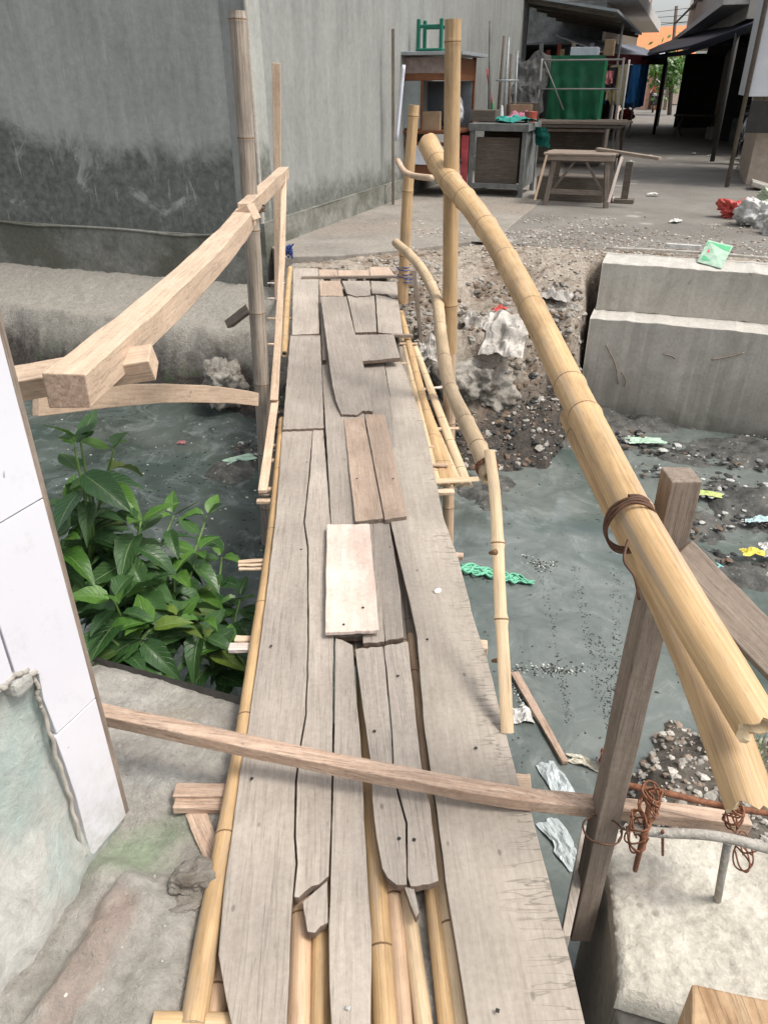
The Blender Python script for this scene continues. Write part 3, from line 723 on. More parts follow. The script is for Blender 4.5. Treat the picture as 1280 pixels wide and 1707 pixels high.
low = [p+Vector((0, 0, -.075)) for p in (bt[0]+Vector((.01, -.01, 0)), bt[2]+Vector((.03, .05, 0)), bt[3]+Vector((0, .05, 0)), PZ(1560, 1420, zb))]
poly_prism('block_body', low, 1.3, M['concrete'], blk, bevel=.01, nsub=9)
low2 = [p+Vector((0, 0, -.02)) for p in (bt[2]+Vector((.03, -.22, -.15)), bt[2]+Vector((.03, .05, -.15)), bt[3]+Vector((0, .05, -.15)), bt[3]+Vector((0, -.22, -.15)))]
poly_prism('block_footing', low2, 1.0, M['concrete'], blk, bevel=.01, nsub=9)
# canal-side piece of wall seen between the deck and the post
pw = [PZ(972, 1385, -.35), PZ(1005, 1385, -.35), PZ(1000, 1500, -.35), PZ(958, 1540, -.35)]
tag(poly_prism('formwork_board', [PZ(970, 1375, -.28), PZ(990, 1375, -.28), PZ(950, 1560, -.28), PZ(935, 1560, -.28)], .9, M['plank'], None, bevel=.003), 'thin grey formwork board on edge beside the concrete block', 'board')
# ================================================================== RUBBLE, GRAVEL
M['stone_a'] = plain('pale_stone', (.44, .41, .36), .9, .25, 20, bstr=.4)
M['stone_b'] = plain('grey_stone', (.28, .26, .23), .9, .3, 20, bstr=.4)
M['stone_c'] = plain('brown_stone', (.24, .185, .145), .9, .3, 20, bstr=.4)
M['gravel_bed'] = rough_mat('gravel_bed', (.08, .068, .055), (.17, .15, .125), 9, .9, .8, .02, 50)
def spit_h(u, v): 
    d = math.hypot((u-1.0)/1.25, (v-2.0)/.95); return -1.12+.38*ss(1.15, .45, d+.12*fb(u*3, v*3))*ss(.02, .38, u+.06*fb(u*5, v*5))+.02*fb(u*9, v*9)
hfield('gravel_spit', -.3, 2.8, 1.2, 3.4, 120, 90, spit_h, M['gravel_bed'])
sp = []
for _ in range(5200):
    u, v = random.uniform(-.2, 2.3), random.uniform(1.45, 3.1); z = spit_h(u, v)
    if z < -1.0: continue
    p = UV(u, v, z); r = random.choice((.006, .008, .010, .014, .02)); sp.append(((p.x, p.y, z+r*.3), r, .7, random.choice((0, 1, 1, 2))))
blob_stuff('gravel', sp, [M['stone_a'], M['stone_b'], M['stone_c']], 'heap of loose grey gravel beside the concrete block')
sp = []
for _ in range(13000):
    u = random.uniform(-3.0, 5); v = random.uniform(5.1, 9.6) if random.random() < .6 else random.gauss(7.7, .8)
    if u > -.55 and v < 7.35: continue
    if fb(u*.9, v*.9, 8, 3) < -.25+ .25*(v > 8.6): continue
    if -3.1 < u < -1.6 and v < 6.3: continue
    z = bank_h(u, v) if v < 7.65 else street_z(u, v)
    if z < -.97: continue
    p = UV(u, v, z); r = random.choice((.005, .007, .009, .012, .018))
    sp.append(((p.x, p.y, z+r*.25), r, .6, random.choice((0, 0, 1, 1, 2, 2))))
blob_stuff('gravel', sp, [M['stone_a'], M['stone_b'], M['stone_c']], 'loose gravel and stone chips scattered where the street meets the canal bank')
sp = []
for _ in range(300):
    x, y = random.uniform(-.9, -.3), random.uniform(.55, 1.5); u, v = toUV(Vector((x, y, 0)))
    if v > 1.4: continue
    z = apron_h(u, v); sp.append(((x, y, z+.001), random.choice((.001, .0015, .002, .004)), .6, random.choice((0, 1, 1))))
blob_stuff('grit', sp, [M['stone_a'], M['stone_b']], 'fine crumbs of mortar on the concrete apron beside the tiled wall')
def rock(name, p, size, mat, label, cat, seed=0, group=None, amp=.22, sub=5, par=None):
    bm = bmesh.new(); bmesh.ops.create_icosphere(bm, subdivisions=sub, radius=1)
    for v in bm.verts:
        c = v.co.copy(); k = 1+amp*noise.noise(c*1.4+Vector((seed*9, 0, 0)))*2+amp*.65*noise.fractal(c*4+Vector((seed, 3, 0)), .55, 2.1, 6)
        q = Vector([max(-.78, min(.78, a)) for a in c])*1.15*k; v.co = Vector((q.x*size[0], q.y*size[1], q.z*size[2]))
    me = bpy.data.meshes.new(name); bm.to_mesh(me); bm.free(); me.materials.append(mat); me.polygons.foreach_set('use_smooth', [True]*len(me.polygons))
    o = bpy.data.objects.new(name, me); C.objects.link(o)
    place(o, Matrix.Translation(p) @ Matrix.Rotation(seed*1.7, 4, 'Z'), par)
    if label: tag(o, label, cat, group)
    return o
M['rubble_'] = rough_mat('rubble_stone', (.14, .125, .105), (.29, .26, .225), 6, .92, .8, .02, 35, c2=(.09, .075, .06))
M['rubble'] = rough_mat('rubble_stone', (.22, .20, .17), (.38, .35, .305), 9, .92, .9, .02, 45, c2=(.12, .10, .08))
rock('concrete_lump', PZ(322, 1455, 0)+Vector((0, 0, -.02)), (.042, .05, .030), M['rubble'], 'grey broken concrete lump wedged beside the near bamboo pole', 'rubble', 1)
rock('concrete_lump', PZ(312, 1492, 0)+Vector((0, 0, -.04)), (.045, .024, .018), M['rubble'], 'flat grey stone chip just below the concrete lump by the pole', 'rubble', 2)
rock('boulder', PZ(800, 640, -.55), (.24, .20, .18), M['rubble'], 'rough undercut grey boulder on the bank beside the thin handrail', 'rock', 3, amp=.3)
rock('boulder', PZ(870, 575, -.42), (.30, .20, .11), M['rubble'], 'flat dark rock slab jutting from the bank above the black mud', 'rock', 4, amp=.3)
rock('boulder', PZ(745, 640, -.5), (.16, .2, .2), M['rubble'], 'brownish rock behind the lower end of the tall bamboo post', 'rock', 5, amp=.3)
rock('boulder', PZ(375, 640, -.75), (.18, .15, .18), M['rubble'], 'mossy dark rock at the waterline left of the weathered bamboo pole', 'rock', 6, amp=.3)
rock('boulder', PZ(900, 660, -.9), (.25, .15, .12), M['rubble'], 'low black rock in the mud behind the large handrail', 'rock', 7, amp=.3)
M['brickred'] = plain('red_brick', (.36, .12, .07), .85, .3, 30, bstr=.5)
rock('brick_piece', PZ(1012, 1262, -.93), (.035, .03, .035), M['brickred'], 'orange brick fragment at the waterline beside the square timber post', 'brick piece', 8)

# floating rafts of debris
M['raft'] = rough_mat('debris_raft', (.035, .036, .034), (.14, .135, .12), 7, .7, .9, .02, 40, spots=((.38, .36, .33), 22))
def raft(u0, u1, v0, v1, th_, seed, hgt=.09):
    def f(u, v):
        ex = min(ss(u0, u0+.5, u), ss(u1, u1-.5, u))*min(ss(v0, v0+.3, v), ss(v1, v1-.3, v))
        return WZ - .03 + hgt*(ex*(.45+.9*fb(u*1.7, v*2.6, seed, 5))-.15) + .02*fb(u*12, v*14, seed, 4)*ex
    return hfield('floating_debris', u0, u1, v0, v1, 170, 90, f, M['raft'], kind='stuff')
raft(-.1, 4.2, 3.9, 5.6, 0, 3.3, .13)['label'] = 'dark floating raft of debris and scum on the right side of the canal'
raft(-1.6, 4.2, 5.5, 6.7, 0, 6.1, .13)['label'] = 'black muddy scum floating along the foot of the concrete canal wall'
raft(-3.3, -2.35, 4.0, 4.9, 0, 1.1, .11)['label'] = 'patch of floating grey scum left of the bridge'
raft(-1.7, -.5, 4.2, 5.2, 0, 9.1, .10)['label'] = 'black scum on the water below the bamboo mat'
sp = []
for (u0, u1, v0, v1, n_) in ((.0, 4.0, 4.2, 5.5, 2600), (-1.3, 4.0, 5.7, 6.4, 1500), (-3.1, -2.45, 4.15, 4.8, 160)):
    for _ in range(n_):
        u, v = random.uniform(u0, u1), random.uniform(v0, v1)
        if fb(u*1.7, v*2.6, 3.3, 3) < -.15: continue
        p = UV(u, v, WZ+.02+.03*random.random()); sp.append((tuple(p), random.choice((.008, .012, .02, .03)), .35, random.choice((0, 0, 0, 1, 2, 3))))
M['sc0'] = plain('black_scrap', (.03, .03, .028), .7); M['sc1'] = plain('grey_scrap', (.16, .16, .15), .8); M['sc2'] = plain('pale_scrap', (.42, .42, .39), .7); M['sc3'] = plain('brown_scrap', (.13, .09, .06), .8)
blob_stuff('floating_litter', sp, [M['sc0'], M['sc1'], M['sc2'], M['sc3']], 'small scraps and crumbs lying on the floating rafts of scum')
sp = []
for _ in range(5200):
    u, v = random.uniform(-2.9, -.5), random.uniform(4.9, 6.6); z = bank_h(u, v)
    if z < -.99 or fb(u*2, v*2, 5.5, 3) < -.2: continue
    p = UV(u, v, z); r = random.choice((.006, .009, .013, .02, .035)); sp.append(((p.x, p.y, z-r*.2), r, .7, random.choice((0, 0, 0, 3, 3, 5)) if z < -.5 else random.choice((4, 4, 5, 5, 3))))
blob_stuff('rubble', sp, [M['sc0'], M['sc1'], M['sc2'], M['sc3'], M['rubble'], M['stone_b']], 'small rubble and clods on the steep bank right of the bridge')
# dotted trails of scum on the pale water
M['fleck'] = plain('black_fleck', (.025, .024, .022), .7); M['fleckw'] = plain('pale_fleck', (.45, .46, .42), .7)
sp = []
for line in ([(900, 950), (922, 1050), (935, 1130), (950, 1205)], [(955, 940), (975, 1040), (990, 1110), (1010, 1190), (1022, 1240)], [(1028, 950), (1027, 1020), (1026, 1100), (1024, 1170)], [(1000, 1060), (1012, 1130), (1020, 1200)]):
    for a, b_ in zip(line, line[1:]):
        for _ in range(60):
            t_ = random.random(); p = PZ(a[0]+(b_[0]-a[0])*t_+random.gauss(0, 4.5), a[1]+(b_[1]-a[1])*t_+random.gauss(0, 3), WZ+.002)
            sp.append((tuple(p), random.uniform(.0012, .005), .25, 0))
for line in ([(850, 1112), (900, 1115), (925, 1118), (970, 1116)], [(870, 925), (900, 945), (925, 940)], [(855, 1140), (870, 1170), (880, 1190)]):
    for a, b_ in zip(line, line[1:]):
        for _ in range(60):
            t_ = random.random(); p = PZ(a[0]+(b_[0]-a[0])*t_+random.gauss(0, 4), a[1]+(b_[1]-a[1])*t_+random.gauss(0, 5), WZ+.002)
            sp.append((tuple(p), random.uniform(.002, .007), .3, random.choice((0, 0, 1))))
for _ in range(420):
    px, py = random.uniform(80, 440), random.uniform(690, 940)
    p = PZ(px, py, WZ+.002); sp.append((tuple(p), random.choice((.003, .004, .006, .010)), .25, random.choice((0, 0, 1))))
for _ in range(300):
    px, py = random.uniform(765, 1050), random.uniform(780, 1290)
    p = PZ(px, py, WZ+.002); sp.append((tuple(p), random.choice((.002, .003, .005)), .25, 0))
blob_stuff('floating_flecks', sp, [M['fleck'], M['fleckw']], 'dotted trails of small dark flecks floating on the canal water')

# ================================================================== THE FOOTBRIDGE
br = empty('footbridge', PD(600, 1000), 'worn timber and bamboo footbridge of uneven grey planks across the canal', 'footbridge')
def plank(pxs, dz=0.0, mat='plank', th=.022, jag=.0012, je=.003, tilt=None, parent=br, name='plank', label=None):
    pts = [PD(x, y, 0) for x, y in pxs]
    # the board stays straight: fit one plane through its corners
    import numpy as np
    A = np.array([[p.x, p.y, 1] for p in pts]); zc = np.array([p.z for p in pts])
    if max(zc)-min(zc) > 1e-4: sol = np.linalg.lstsq(A, zc, rcond=None)[0]
    else: sol = (0, 0, zc[0])
    a, b_, c = float(sol[0])*0, float(sol[1]), float(sol[2])
    if a == 0: c = float(np.mean(zc)-b_*np.mean([p.y for p in pts]))
    n_ = Vector((-a, -b_, 1)).normalized(); p0 = Vector((0, 0, c+dz))
    top = [PPL(x, y, p0, n_) for x, y in pxs]
    d = (PPL(pxs[0][0], pxs[0][1], p0, n_)); 
    xs = [x for x, y in pxs]
    ys = sorted(pxs, key=lambda q: q[1]); h_ = len(ys)//2
    at_, ab = ys[:max(2, h_//2)], ys[-max(2, h_//2):]
    q0 = PPL(sum(x for x, y in ab)/len(ab), sum(y for x, y in ab)/len(ab), p0, n_); q1 = PPL(sum(x for x, y in at_)/len(at_), sum(y for x, y in at_)/len(at_), p0, n_)
    o = poly_prism(name, top, th, M[mat], parent, xdir=(q1-q0), bevel=.0022, sidemat=M['plank_side'] if mat != 'plank_light' else M['beam_grey'], jag=jag, jagends=je)
    if label: o['label'] = label
    return o
# far end
plank([(489, 447), (530, 447), (532, 556), (487, 558)], .004)
plank([(531, 449), (561, 449), (563, 459), (532, 460)], .002, 'plank_light')
plank([(563, 450), (615, 450), (616, 459), (564, 460)], .003, 'plank_light')
plank([(616, 445), (648, 445), (658, 459), (617, 460)], .008, 'plank_light')
plank([(532, 468), (567, 468), (573, 493), (534, 493)], .006, 'plank_light', je=.004)
plank([(570, 468), (616, 468), (618, 492), (594, 494), (578, 489)], .010, 'plank', je=.004)
plank([(618, 468), (661, 470), (664, 496), (655, 497), (645, 490), (620, 489)], .009)
plank([(579, 493), (624, 493), (628, 553), (592, 554)], .0)
plank([(626, 491), (663, 498), (672, 558), (630, 554)], .002)
plank([(533, 495), (540, 495), (544, 600), (538, 600)], .0)
plank([(484, 560), (534, 560), (540, 713), (471, 716)], .016)
plank([(592, 558), (656, 557), (667, 596), (604, 602)], .036)
plank([(534, 494), (577, 494), (590, 549), (605, 605), (619, 650), (621, 686), (605, 684), (596, 691), (569, 691), (560, 668), (554, 642), (545, 575), (539, 530)], .056, je=.006)
plank([(536, 608), (600, 608), (614, 760), (621, 872), (619, 960), (606, 1060), (557, 1062), (552, 872), (546, 760)], .0, label=None)
plank([(602, 600), (639, 600), (650, 661), (664, 780), (648, 840), (649, 872), (660, 940), (668, 990), (673, 1062), (642, 1069), (636, 1020), (626, 950), (621, 868), (615, 760)], .001, je=.005)
plank([(622, 868), (628, 950), (637, 1020), (641, 1069), (622, 1071), (605, 1072), (604, 1052), (606, 960)], .002, je=.006)
# left run, split along its grain
plank([(471, 717), (521, 716), (514, 800), (506, 870), (512, 911), (513, 1069), (509, 1191), (498, 1256), (492, 1302), (490, 1394), (493, 1438), (488, 1495), (486, 1521), (479, 1687), (478, 1760), (392, 1760), (386, 1707), (377, 1666), (364, 1591), (373, 1486), (388, 1381), (399, 1294), (412, 1225), (421, 1159), (433, 1077), (449, 952), (461, 850)], .0, je=.002)
plank([(522, 716), (539, 716), (551, 871), (556, 1061), (554, 1268), (552, 1337), (548, 1460), (532, 1474), (520, 1477), (507, 1487), (498, 1496), (490, 1495), (496, 1438), (493, 1394), (495, 1302), (500, 1256), (511, 1191), (515, 1069), (514, 911), (508, 870), (516, 800)], .0015, je=.005)
plank([(504, 1503), (546, 1467), (547, 1538), (534, 1544), (525, 1555), (512, 1553)], -.004, je=.006)
plank([(559, 1062), (588, 1075), (595, 1175), (601, 1232), (606, 1329), (607, 1368), (613, 1469), (620, 1556), (618, 1707), (618, 1760), (553, 1760), (552, 1707), (549, 1640), (548, 1540), (551, 1460), (555, 1337), (557, 1268)], .0)
plank([(592, 1082), (638, 1077), (644, 1134), (652, 1224), (654, 1287), (665, 1333), (676, 1372), (678, 1475), (661, 1475), (646, 1463), (637, 1447), (627, 1394), (620, 1329), (619, 1277), (609, 1208), (601, 1151)], .003, je=.004)
plank([(640, 1077), (680, 1069), (691, 1175), (704, 1289), (717, 1342), (731, 1468), (715, 1474), (684, 1477), (679, 1460), (679, 1372), (668, 1333), (656, 1287), (654, 1224), (646, 1134)], .004, je=.004)
plank([(674, 1478), (690, 1479), (699, 1521), (693, 1530), (684, 1508)], -.006, je=.004)
plank([(641, 603), (669, 603), (706, 706), (725, 792), (739, 862), (764, 931), (790, 1033), (811, 1094), (831, 1175), (849, 1246), (863, 1300), (887, 1359), (902, 1420), (940, 1560), (975, 1707), (988, 1760), (790, 1760), (780, 1707), (760, 1578), (742, 1469), (728, 1351), (719, 1297), (705, 1195), (699, 1110), (695, 1061), (683, 1004), (668, 943), (651, 870), (655, 800), (650, 661)], .002, 'plank_saw', th=.028)
plank([(573, 699), (606, 695), (639, 864), (592, 869)], .026, 'plank_light', label='newer light brown board')
plank([(608, 691), (641, 690), (678, 860), (641, 866)], .028, 'plank_light', label='newer light brown board with a nail hole')
tag(plank([(545, 874), (616, 873), (632, 1050), (542, 1054)], .032, 'board_pink', parent=None, name='loose_board', th=.014), 'smooth pale pinkish board lying loose on the grey planks in mid bridge', 'board')
for o_ in (bpy.data.objects['loose_board'],): o_.data.materials[1] = M['slat_white']
# cross battens
bar('batten', PD(503, 463, .012), PD(668, 461, .012), .03, .02, M['beam_grey'], br)
bar('batten', PD(652, 559, -.0), PD(688, 560, -.0), .03, .02, M['beam_grey'], br)
bar('batten', PD(484, 561, .005), PD(534, 560, .006), .02, .012, M['beam_grey'], br)
# nails in the planks
M['nail'] = plain('nail_head', (.05, .045, .04), .5, metal=.6)
M['nail_b'] = plain('bright_nail_head', (.6, .6, .58), .35, metal=.8)
for k, (px, py) in enumerate([(595, 798), (655, 798), (605, 1013), (573, 1041), (663, 1127), (624, 1219), (712, 1066), (690, 1400), (665, 1398), (737, 882), (502, 916), (420, 1298), (452, 1077), (580, 1680), (793, 1247), (829, 1685)]):
    p = PD(px, py, .033 if py < 870 and px > 590 else (.034 if 870 < py < 1050 and px < 630 else .006))
    box('nail_head', p, (.008, .008, .002), M['nail_b'] if px == 580 else M['nail'], br, bevel=.002)
# bamboo carrying poles under the deck
def under(px0, py0, px1, py1, z, r, mat='bam', name='bamboo_pole', spacing=.45, nodes=None):
    a, b_ = PZ(px1, py1, z), PZ(px0, py0, z); d = (b_-a)
    return bamboo(name, [a, b_], r, r, M[mat], br, spacing=spacing, nodes=nodes, seg=14)
under(505, 1440, 496, 1800, -.062, .026, 'bam_pink')
under(538, 1400, 532, 1800, -.055, .020, 'bam')
under(606, 1090, 648, 1800, -.062, .028, 'bam')
under(648, 1380, 678, 1800, -.060, .020, 'bam_pink')
under(664, 1400, 718, 1800, -.063, .019, 'bam_pale')
under(704, 1330, 757, 1800, -.066, .021, 'bam')
under(716, 1300, 785, 1800, -.060, .022, 'bam_pale')
under(684, 1060, 722, 1420, -.055, .014, 'bam_pink')
bamboo('bamboo_pole', [PZ(322, 1712, -.03), PZ(352, 1530, -.028), PZ(378, 1390, -.03), PZ(404, 1240, -.03), PZ(427, 1080, -.03), PZ(455, 880, -.04), PZ(470, 700, -.02)], .027, .018, M['bam'], br, nodes=[.14, .27, .45, .62, .8, .93], seg=16)
bamboo('bamboo_pole', [PD(474, 590, -.02), PD(479, 500, -.02), PD(484, 448, -.02)], .022, .022, M['bam'], br, spacing=.3)
bamboo('bamboo_pole', [PZ(340, 1790, -.07), PZ(372, 1600, -.07), PZ(398, 1440, -.07)], .026, .022, M['bam_pink'], br)
bamboo('bamboo_pole', [PZ(255, 1705, -.02), PZ(640, 1712, -.10)], .02, .02, M['bam'], br, spacing=.3)
bamboo('bamboo_pole', [PD(500, 1060, -.07), PD(520, 600, -.07), PD(525, 460, -.08)], .03, .03, M['bam_grey'], br)
bamboo('bamboo_pole', [PD(740, 1060, -.07), PD(672, 600, -.07), PD(640, 460, -.08)], .03, .03, M['bam_grey'], br)
for i, (a, b_) in enumerate([((575, 460), (500, 1060)), ((600, 460), (575, 1100)), ((615, 460), (640, 1110)), ((630, 460), (690, 1110)), ((545, 460), (600, 1100)), ((622, 460), (655, 1150)), ((628, 460), (675, 1150))]):
    bamboo('bamboo_pole', [PD(b_[0], b_[1], -.075), PD((a[0]+b_[0])/2*.55+.45*a[0]-0, 700, -.09), PD((a[0]*.8+b_[0]*.2), 590, -.09), PD(a[0], a[1], -.085)], .030, .03, M['bam_grey'], br, spacing=.4)
# cross sticks poking out at the sides
def stick(a, b_, w_=.03, h_=.014, mat='slat', z=-.045, name='cross_stick', zb_=None):
    z2 = z if zb_ is None else zb_
    A = PD(a[0], a[1], z); B = PD(b_[0], b_[1], z2)
    return bar(name, A, B, w_, h_, M[mat], br, bevel=.003)
stick((397, 937), (520, 931), .016, .012); stick((397, 943), (520, 940), .014, .010, z=-.05); stick((398, 949), (520, 948), .014, .010)
stick((382, 1080), (520, 1080), .038, .016, 'slat_white', -.04); stick((392, 1066), (520, 1070), .03, .016, 'slat', -.06)
stick((428, 836), (520, 834), .030, .016); stick((432, 816), (520, 814), .03, .014, z=-.05); stick((442, 768), (520, 766), .026, .012); stick((430, 826), (520, 826), .015, .012, 'beam_grey', -.07)
stick((443, 743), (520, 742), .024, .012)
for y in (472, 498, 531, 574): stick((446, y), (500, y), .02, .012, 'slat_white' if y in (472, 498) else 'slat', -.035)
stick((292, 1322), (560, 1325), .042, .03, 'beam_red', -.055); stick((292, 1340), (560, 1342), .045, .022, 'beam_red', -.06)
stick((700, 923), (772, 928), .03, .02, 'beam_red', -.05); stick((740, 1075), (812, 1080), .045, .03, 'slat', -.045); stick((800, 1305), (884, 1310), .055, .03, 'beam', -.05)
stick((690, 822), (757, 820), .035, .018, 'slat', -.06)
bar('wedge_board', PZ(325, 1355, -.08), PZ(362, 1440, -.07), .05, .02, M['beam_red'], br)
# ---- bamboo mat lashed to the right flank
mat_lines = [((668, 520), (748, 812)), ((672, 560), (735, 812)), ((674, 578), (762, 810)), ((690, 575), (785, 812)), ((668, 600), (725, 810)), ((700, 660), (772, 812))]
for i, (a, b_) in enumerate(mat_lines):
    bamboo('bamboo_strip', [PD(b_[0]-6, b_[1], -.07), PD(a[0], a[1], -.06)], .026, .021, M['bam_pale'] if i % 2 else M['bam'], br, half=True, spacing=.28, seg=10, flat=.6, swell=.05)
for a, b_, m_ in [((722, 803), (797, 799), 'bam_pale'), ((706, 776), (747, 775), 'slat'), ((700, 746), (725, 745), 'slat'), ((700, 716), (765, 714), 'slat'), ((697, 650), (738, 645), 'slat_white'), ((668, 606), (682, 605), 'slat'), ((666, 573), (696, 573), 'slat')]:
    if m_ == 'bam_pale': bamboo('cross_strip', [PD(*a, -.03), PD(*b_, -.03)], .02, .018, M[m_], br, half=True, spacing=.5, seg=8, flat=.6)
    else: stick(a, b_, .024, .01, m_, -.035, 'cross_strip')

# pebble on the deck
rock('pebble', PD(729, 985, .010), (.015, .010, .006), plain('white_pebble', (.72, .68, .62), .6), 'small white pebble lying on the wide right-hand plank', 'pebble', 4, amp=.15, sub=2)

# ================================================================== HANDRAILS AND POSTS
def vert_post(name, pts, r0, r1, mat, label, cat='bamboo pole', **kw):
    e_ = bamboo(name, pts, r0, r1, mat, None, **kw); return tag(e_, label, cat)
# left tall weathered pole standing in the water
vert_post('bamboo_post', [PYY(449, 905, 4.0), PYY(440, 700, 4.0), PYY(424, 450, 4.0), PYY(408, 200, 4.0), PYY(395, 18, 4.0)], .046, .039, M['bam_grey'], 'tall weathered grey bamboo post standing in the water left of the bridge', spacing=.42, seg=18)
# slim squared stake behind it
tag(bar('stake', PYY(464, 500, 5.5), PYY(461, 105, 5.5), .05, .03, M['slat']), 'slim pale squared stake rising beyond the weathered bamboo post', 'stake')
# left timber handrail: near beam + far beam
tag(bar('handrail_beam', PF(112, 652, 1.50), PF(412, 360, 3.50), .085, .075, M['beam'], None, bow=-.03, n=16, endmat=M['beam_red'], wob=.0025), 'thick raw timber handrail with sawn end, from the tiled wall to the bamboo post', 'handrail')
tag(bar('handrail_beam', PF(408, 352, 3.45), PF(474, 288, 4.75), .06, .07, M['beam'], None, n=8), 'short far timber handrail between the weathered bamboo post and the slim stake', 'handrail')
tag(bar('rail_block', PF(398, 366, 3.40), PF(424, 352, 3.36), .075, .07, M['beam'], None, n=3), 'small squared timber block tied against the weathered bamboo post', 'wood block')
def ring(name, c, ax, r, mat, tr=.003, turns=1, pitch=.008, squash=1.0, label=None, cat=None, parent=None):
    ax = Vector(ax).normalized(); s_ = ax.cross(Vector((0, 0, 1))); s_ = s_.normalized() if s_.length > .1 else Vector((1, 0, 0)); u_ = s_.cross(ax)
    pts = []
    for i in range(int(14*turns)+1):
        g_ = 2*math.pi*i/14; pts.append(Vector(c)+s_*math.cos(g_)*r+u_*math.sin(g_)*r*squash+ax*(pitch*i/14+.002*math.sin(i*1.9)))
    o = tube(name, pts, tr, mat, parent, seg=6)
    if label: tag(o, label, cat)
    return o
ring('wire_tie', PYY(424, 352, 4.0), (0, 0, 1), .052, M['wire'], .005, 2, .012, label='dark wire tie round the weathered bamboo post at rail height', cat='wire')
tag(bar('cross_beam', PF(20, 640, 1.72), PF(257, 603, 1.72), .07, .055, M['beam'], None, n=8, endmat=M['slat'], up=(0, -.3, 1)), 'short raw timber carrying the near end of the thick handrail, beside the tiled wall', 'beam')
tag(bar('tie_board', PF(60, 672, 2.15), PF(428, 666, 3.75), .022, .078, M['beam'], None, n=14, w2=.022, h2=.068, wob=.002, bowz=.03), 'long thin tan board running from the tiled wall to the weathered bamboo post', 'board')
# long split slat leaning down the left flank
tag(bar('leaning_slat', PD(457, 668, .04), PYY(474, 280, 5.1), .045, .018, M['slat'], None, n=12, up=(0, 1, 0), w2=.03, bow=.01), 'long thin pale slat leaning from the deck edge up to the far handrail', 'slat')
tag(bar('leaning_slat', PD(438, 820, .0), PD(459, 668, .02), .04, .018, M['slat'], None, n=8, up=(0, 0, 1)), 'short worn slat running along the left deck edge above the cross sticks', 'slat')
tag(bar('prop', PZ(382, 540, -.25), PZ(418, 512, -.05), .07, .07, M['beam_grey'], None), 'short dark timber prop on the bank behind the weathered bamboo post', 'prop')
tag(bar('prop', PZ(440, 480, -.2), PZ(500, 466, .0), .10, .10, M['beam_grey'], None), 'dark sleeper under the far left corner of the bridge', 'beam')

# right side: tall yellow post, slim post, dark stick
vert_post('bamboo_post', [PYY(746, 905, 4.0), PYY(748, 760, 4.0), PYY(749, 582, 4.0)], .036, .034, M['bam_pink'], 'lower brown bamboo post standing in the water under the tall yellow one', spacing=.5, seg=16)
vert_post('bamboo_post', [PYY(749, 588, 3.93), PYY(752, 300, 3.93), PYY(755, 32, 3.93)], .040, .037, M['bam'], 'tall clean yellow bamboo post on the right side of the bridge', spacing=.6, seg=20)
vert_post('bamboo_post', [PYY(671, 505, 5.6), PYY(679, 330, 5.6), PYY(690, 175, 5.6)], .040, .036, M['bam'], 'slim yellow bamboo post at the far right end of the bridge', spacing=.42, seg=16)
tag(bar('stick', PYY(703, 580, 5.4), PYY(690, 450, 5.4), .03, .025, M['beam_grey'], None), 'thin dark stick leaning behind the thin bamboo handrail', 'stick')
bpts = [PF(663, 268, 4.9), PF(673, 285, 4.75), PF(690, 293, 4.7), PF(720, 297, 4.5)]
o = tube('bark_strip', bpts, .019, M['slat'], None, seg=8); tag(o, 'curved pale strip of wood nailed across the slim yellow post', 'wood strip')
for k, (px, py) in enumerate([(672, 450), (672, 462), (677, 470)]):
    ring('string_tie', PYY(px, py, 5.6), (0, 0, 1), .043, M['blue_string'], .004, 1.3, .02, label=['blue string knotted round the slim yellow post, upper turn', 'blue string turn in the middle of the knot on the slim yellow post', 'lowest turn of the blue string on the slim yellow post'][k], cat='string')
# thin bamboo handrail
o = bamboo('bamboo_handrail', [PF(816, 796, 2.35), PF(800, 752, 2.45), PF(770, 690, 2.75), PF(748, 640, 3.05), PF(735, 560, 3.5), PF(728, 500, 3.95), PF(705, 452, 4.4), PF(682, 424, 4.8), PF(660, 405, 5.1)], .029, .030, M['bam_pale'], None, nodes=[.05, .12, .23, .33, .45, .55, .66, .78, .9], seg=16, swell=.10)
tag(o, 'thin crooked bamboo handrail low along the right side of the bridge', 'handrail')
# split slat going down to the deck
sl = bamboo('split_bamboo', [PD(845, 1222, .0), PF(840, 1120, 2.08), PF(833, 1000, 2.15), PF(829, 900, 2.2), PF(824, 820, 2.28), PF(815, 752, 2.36)], .019, .018, M['bam_pale'], None, half=True, nodes=[.36, .62], seg=8, flat=.55, swell=.18, roll=-.3)
tag(sl, 'narrow split bamboo dropping from the thin handrail to the deck edge', 'bamboo slat')
for px, py, dx in ((826, 920, -10), (834, 1100, -14)):
    tube('branch_stub', [PF(px, py, 2.14), PF(px+dx, py+2, 2.16)], .010, M['bam_ring'], sl, r1=.005, seg=7)
ring('wire_tie', PF(812, 782, 2.37), PF(800, 752, 2.45)-PF(816, 796, 2.35), .034, M['rust'], .0035, 2, .01, label='reddish binding round the lower end of the thin handrail', cat='binding')

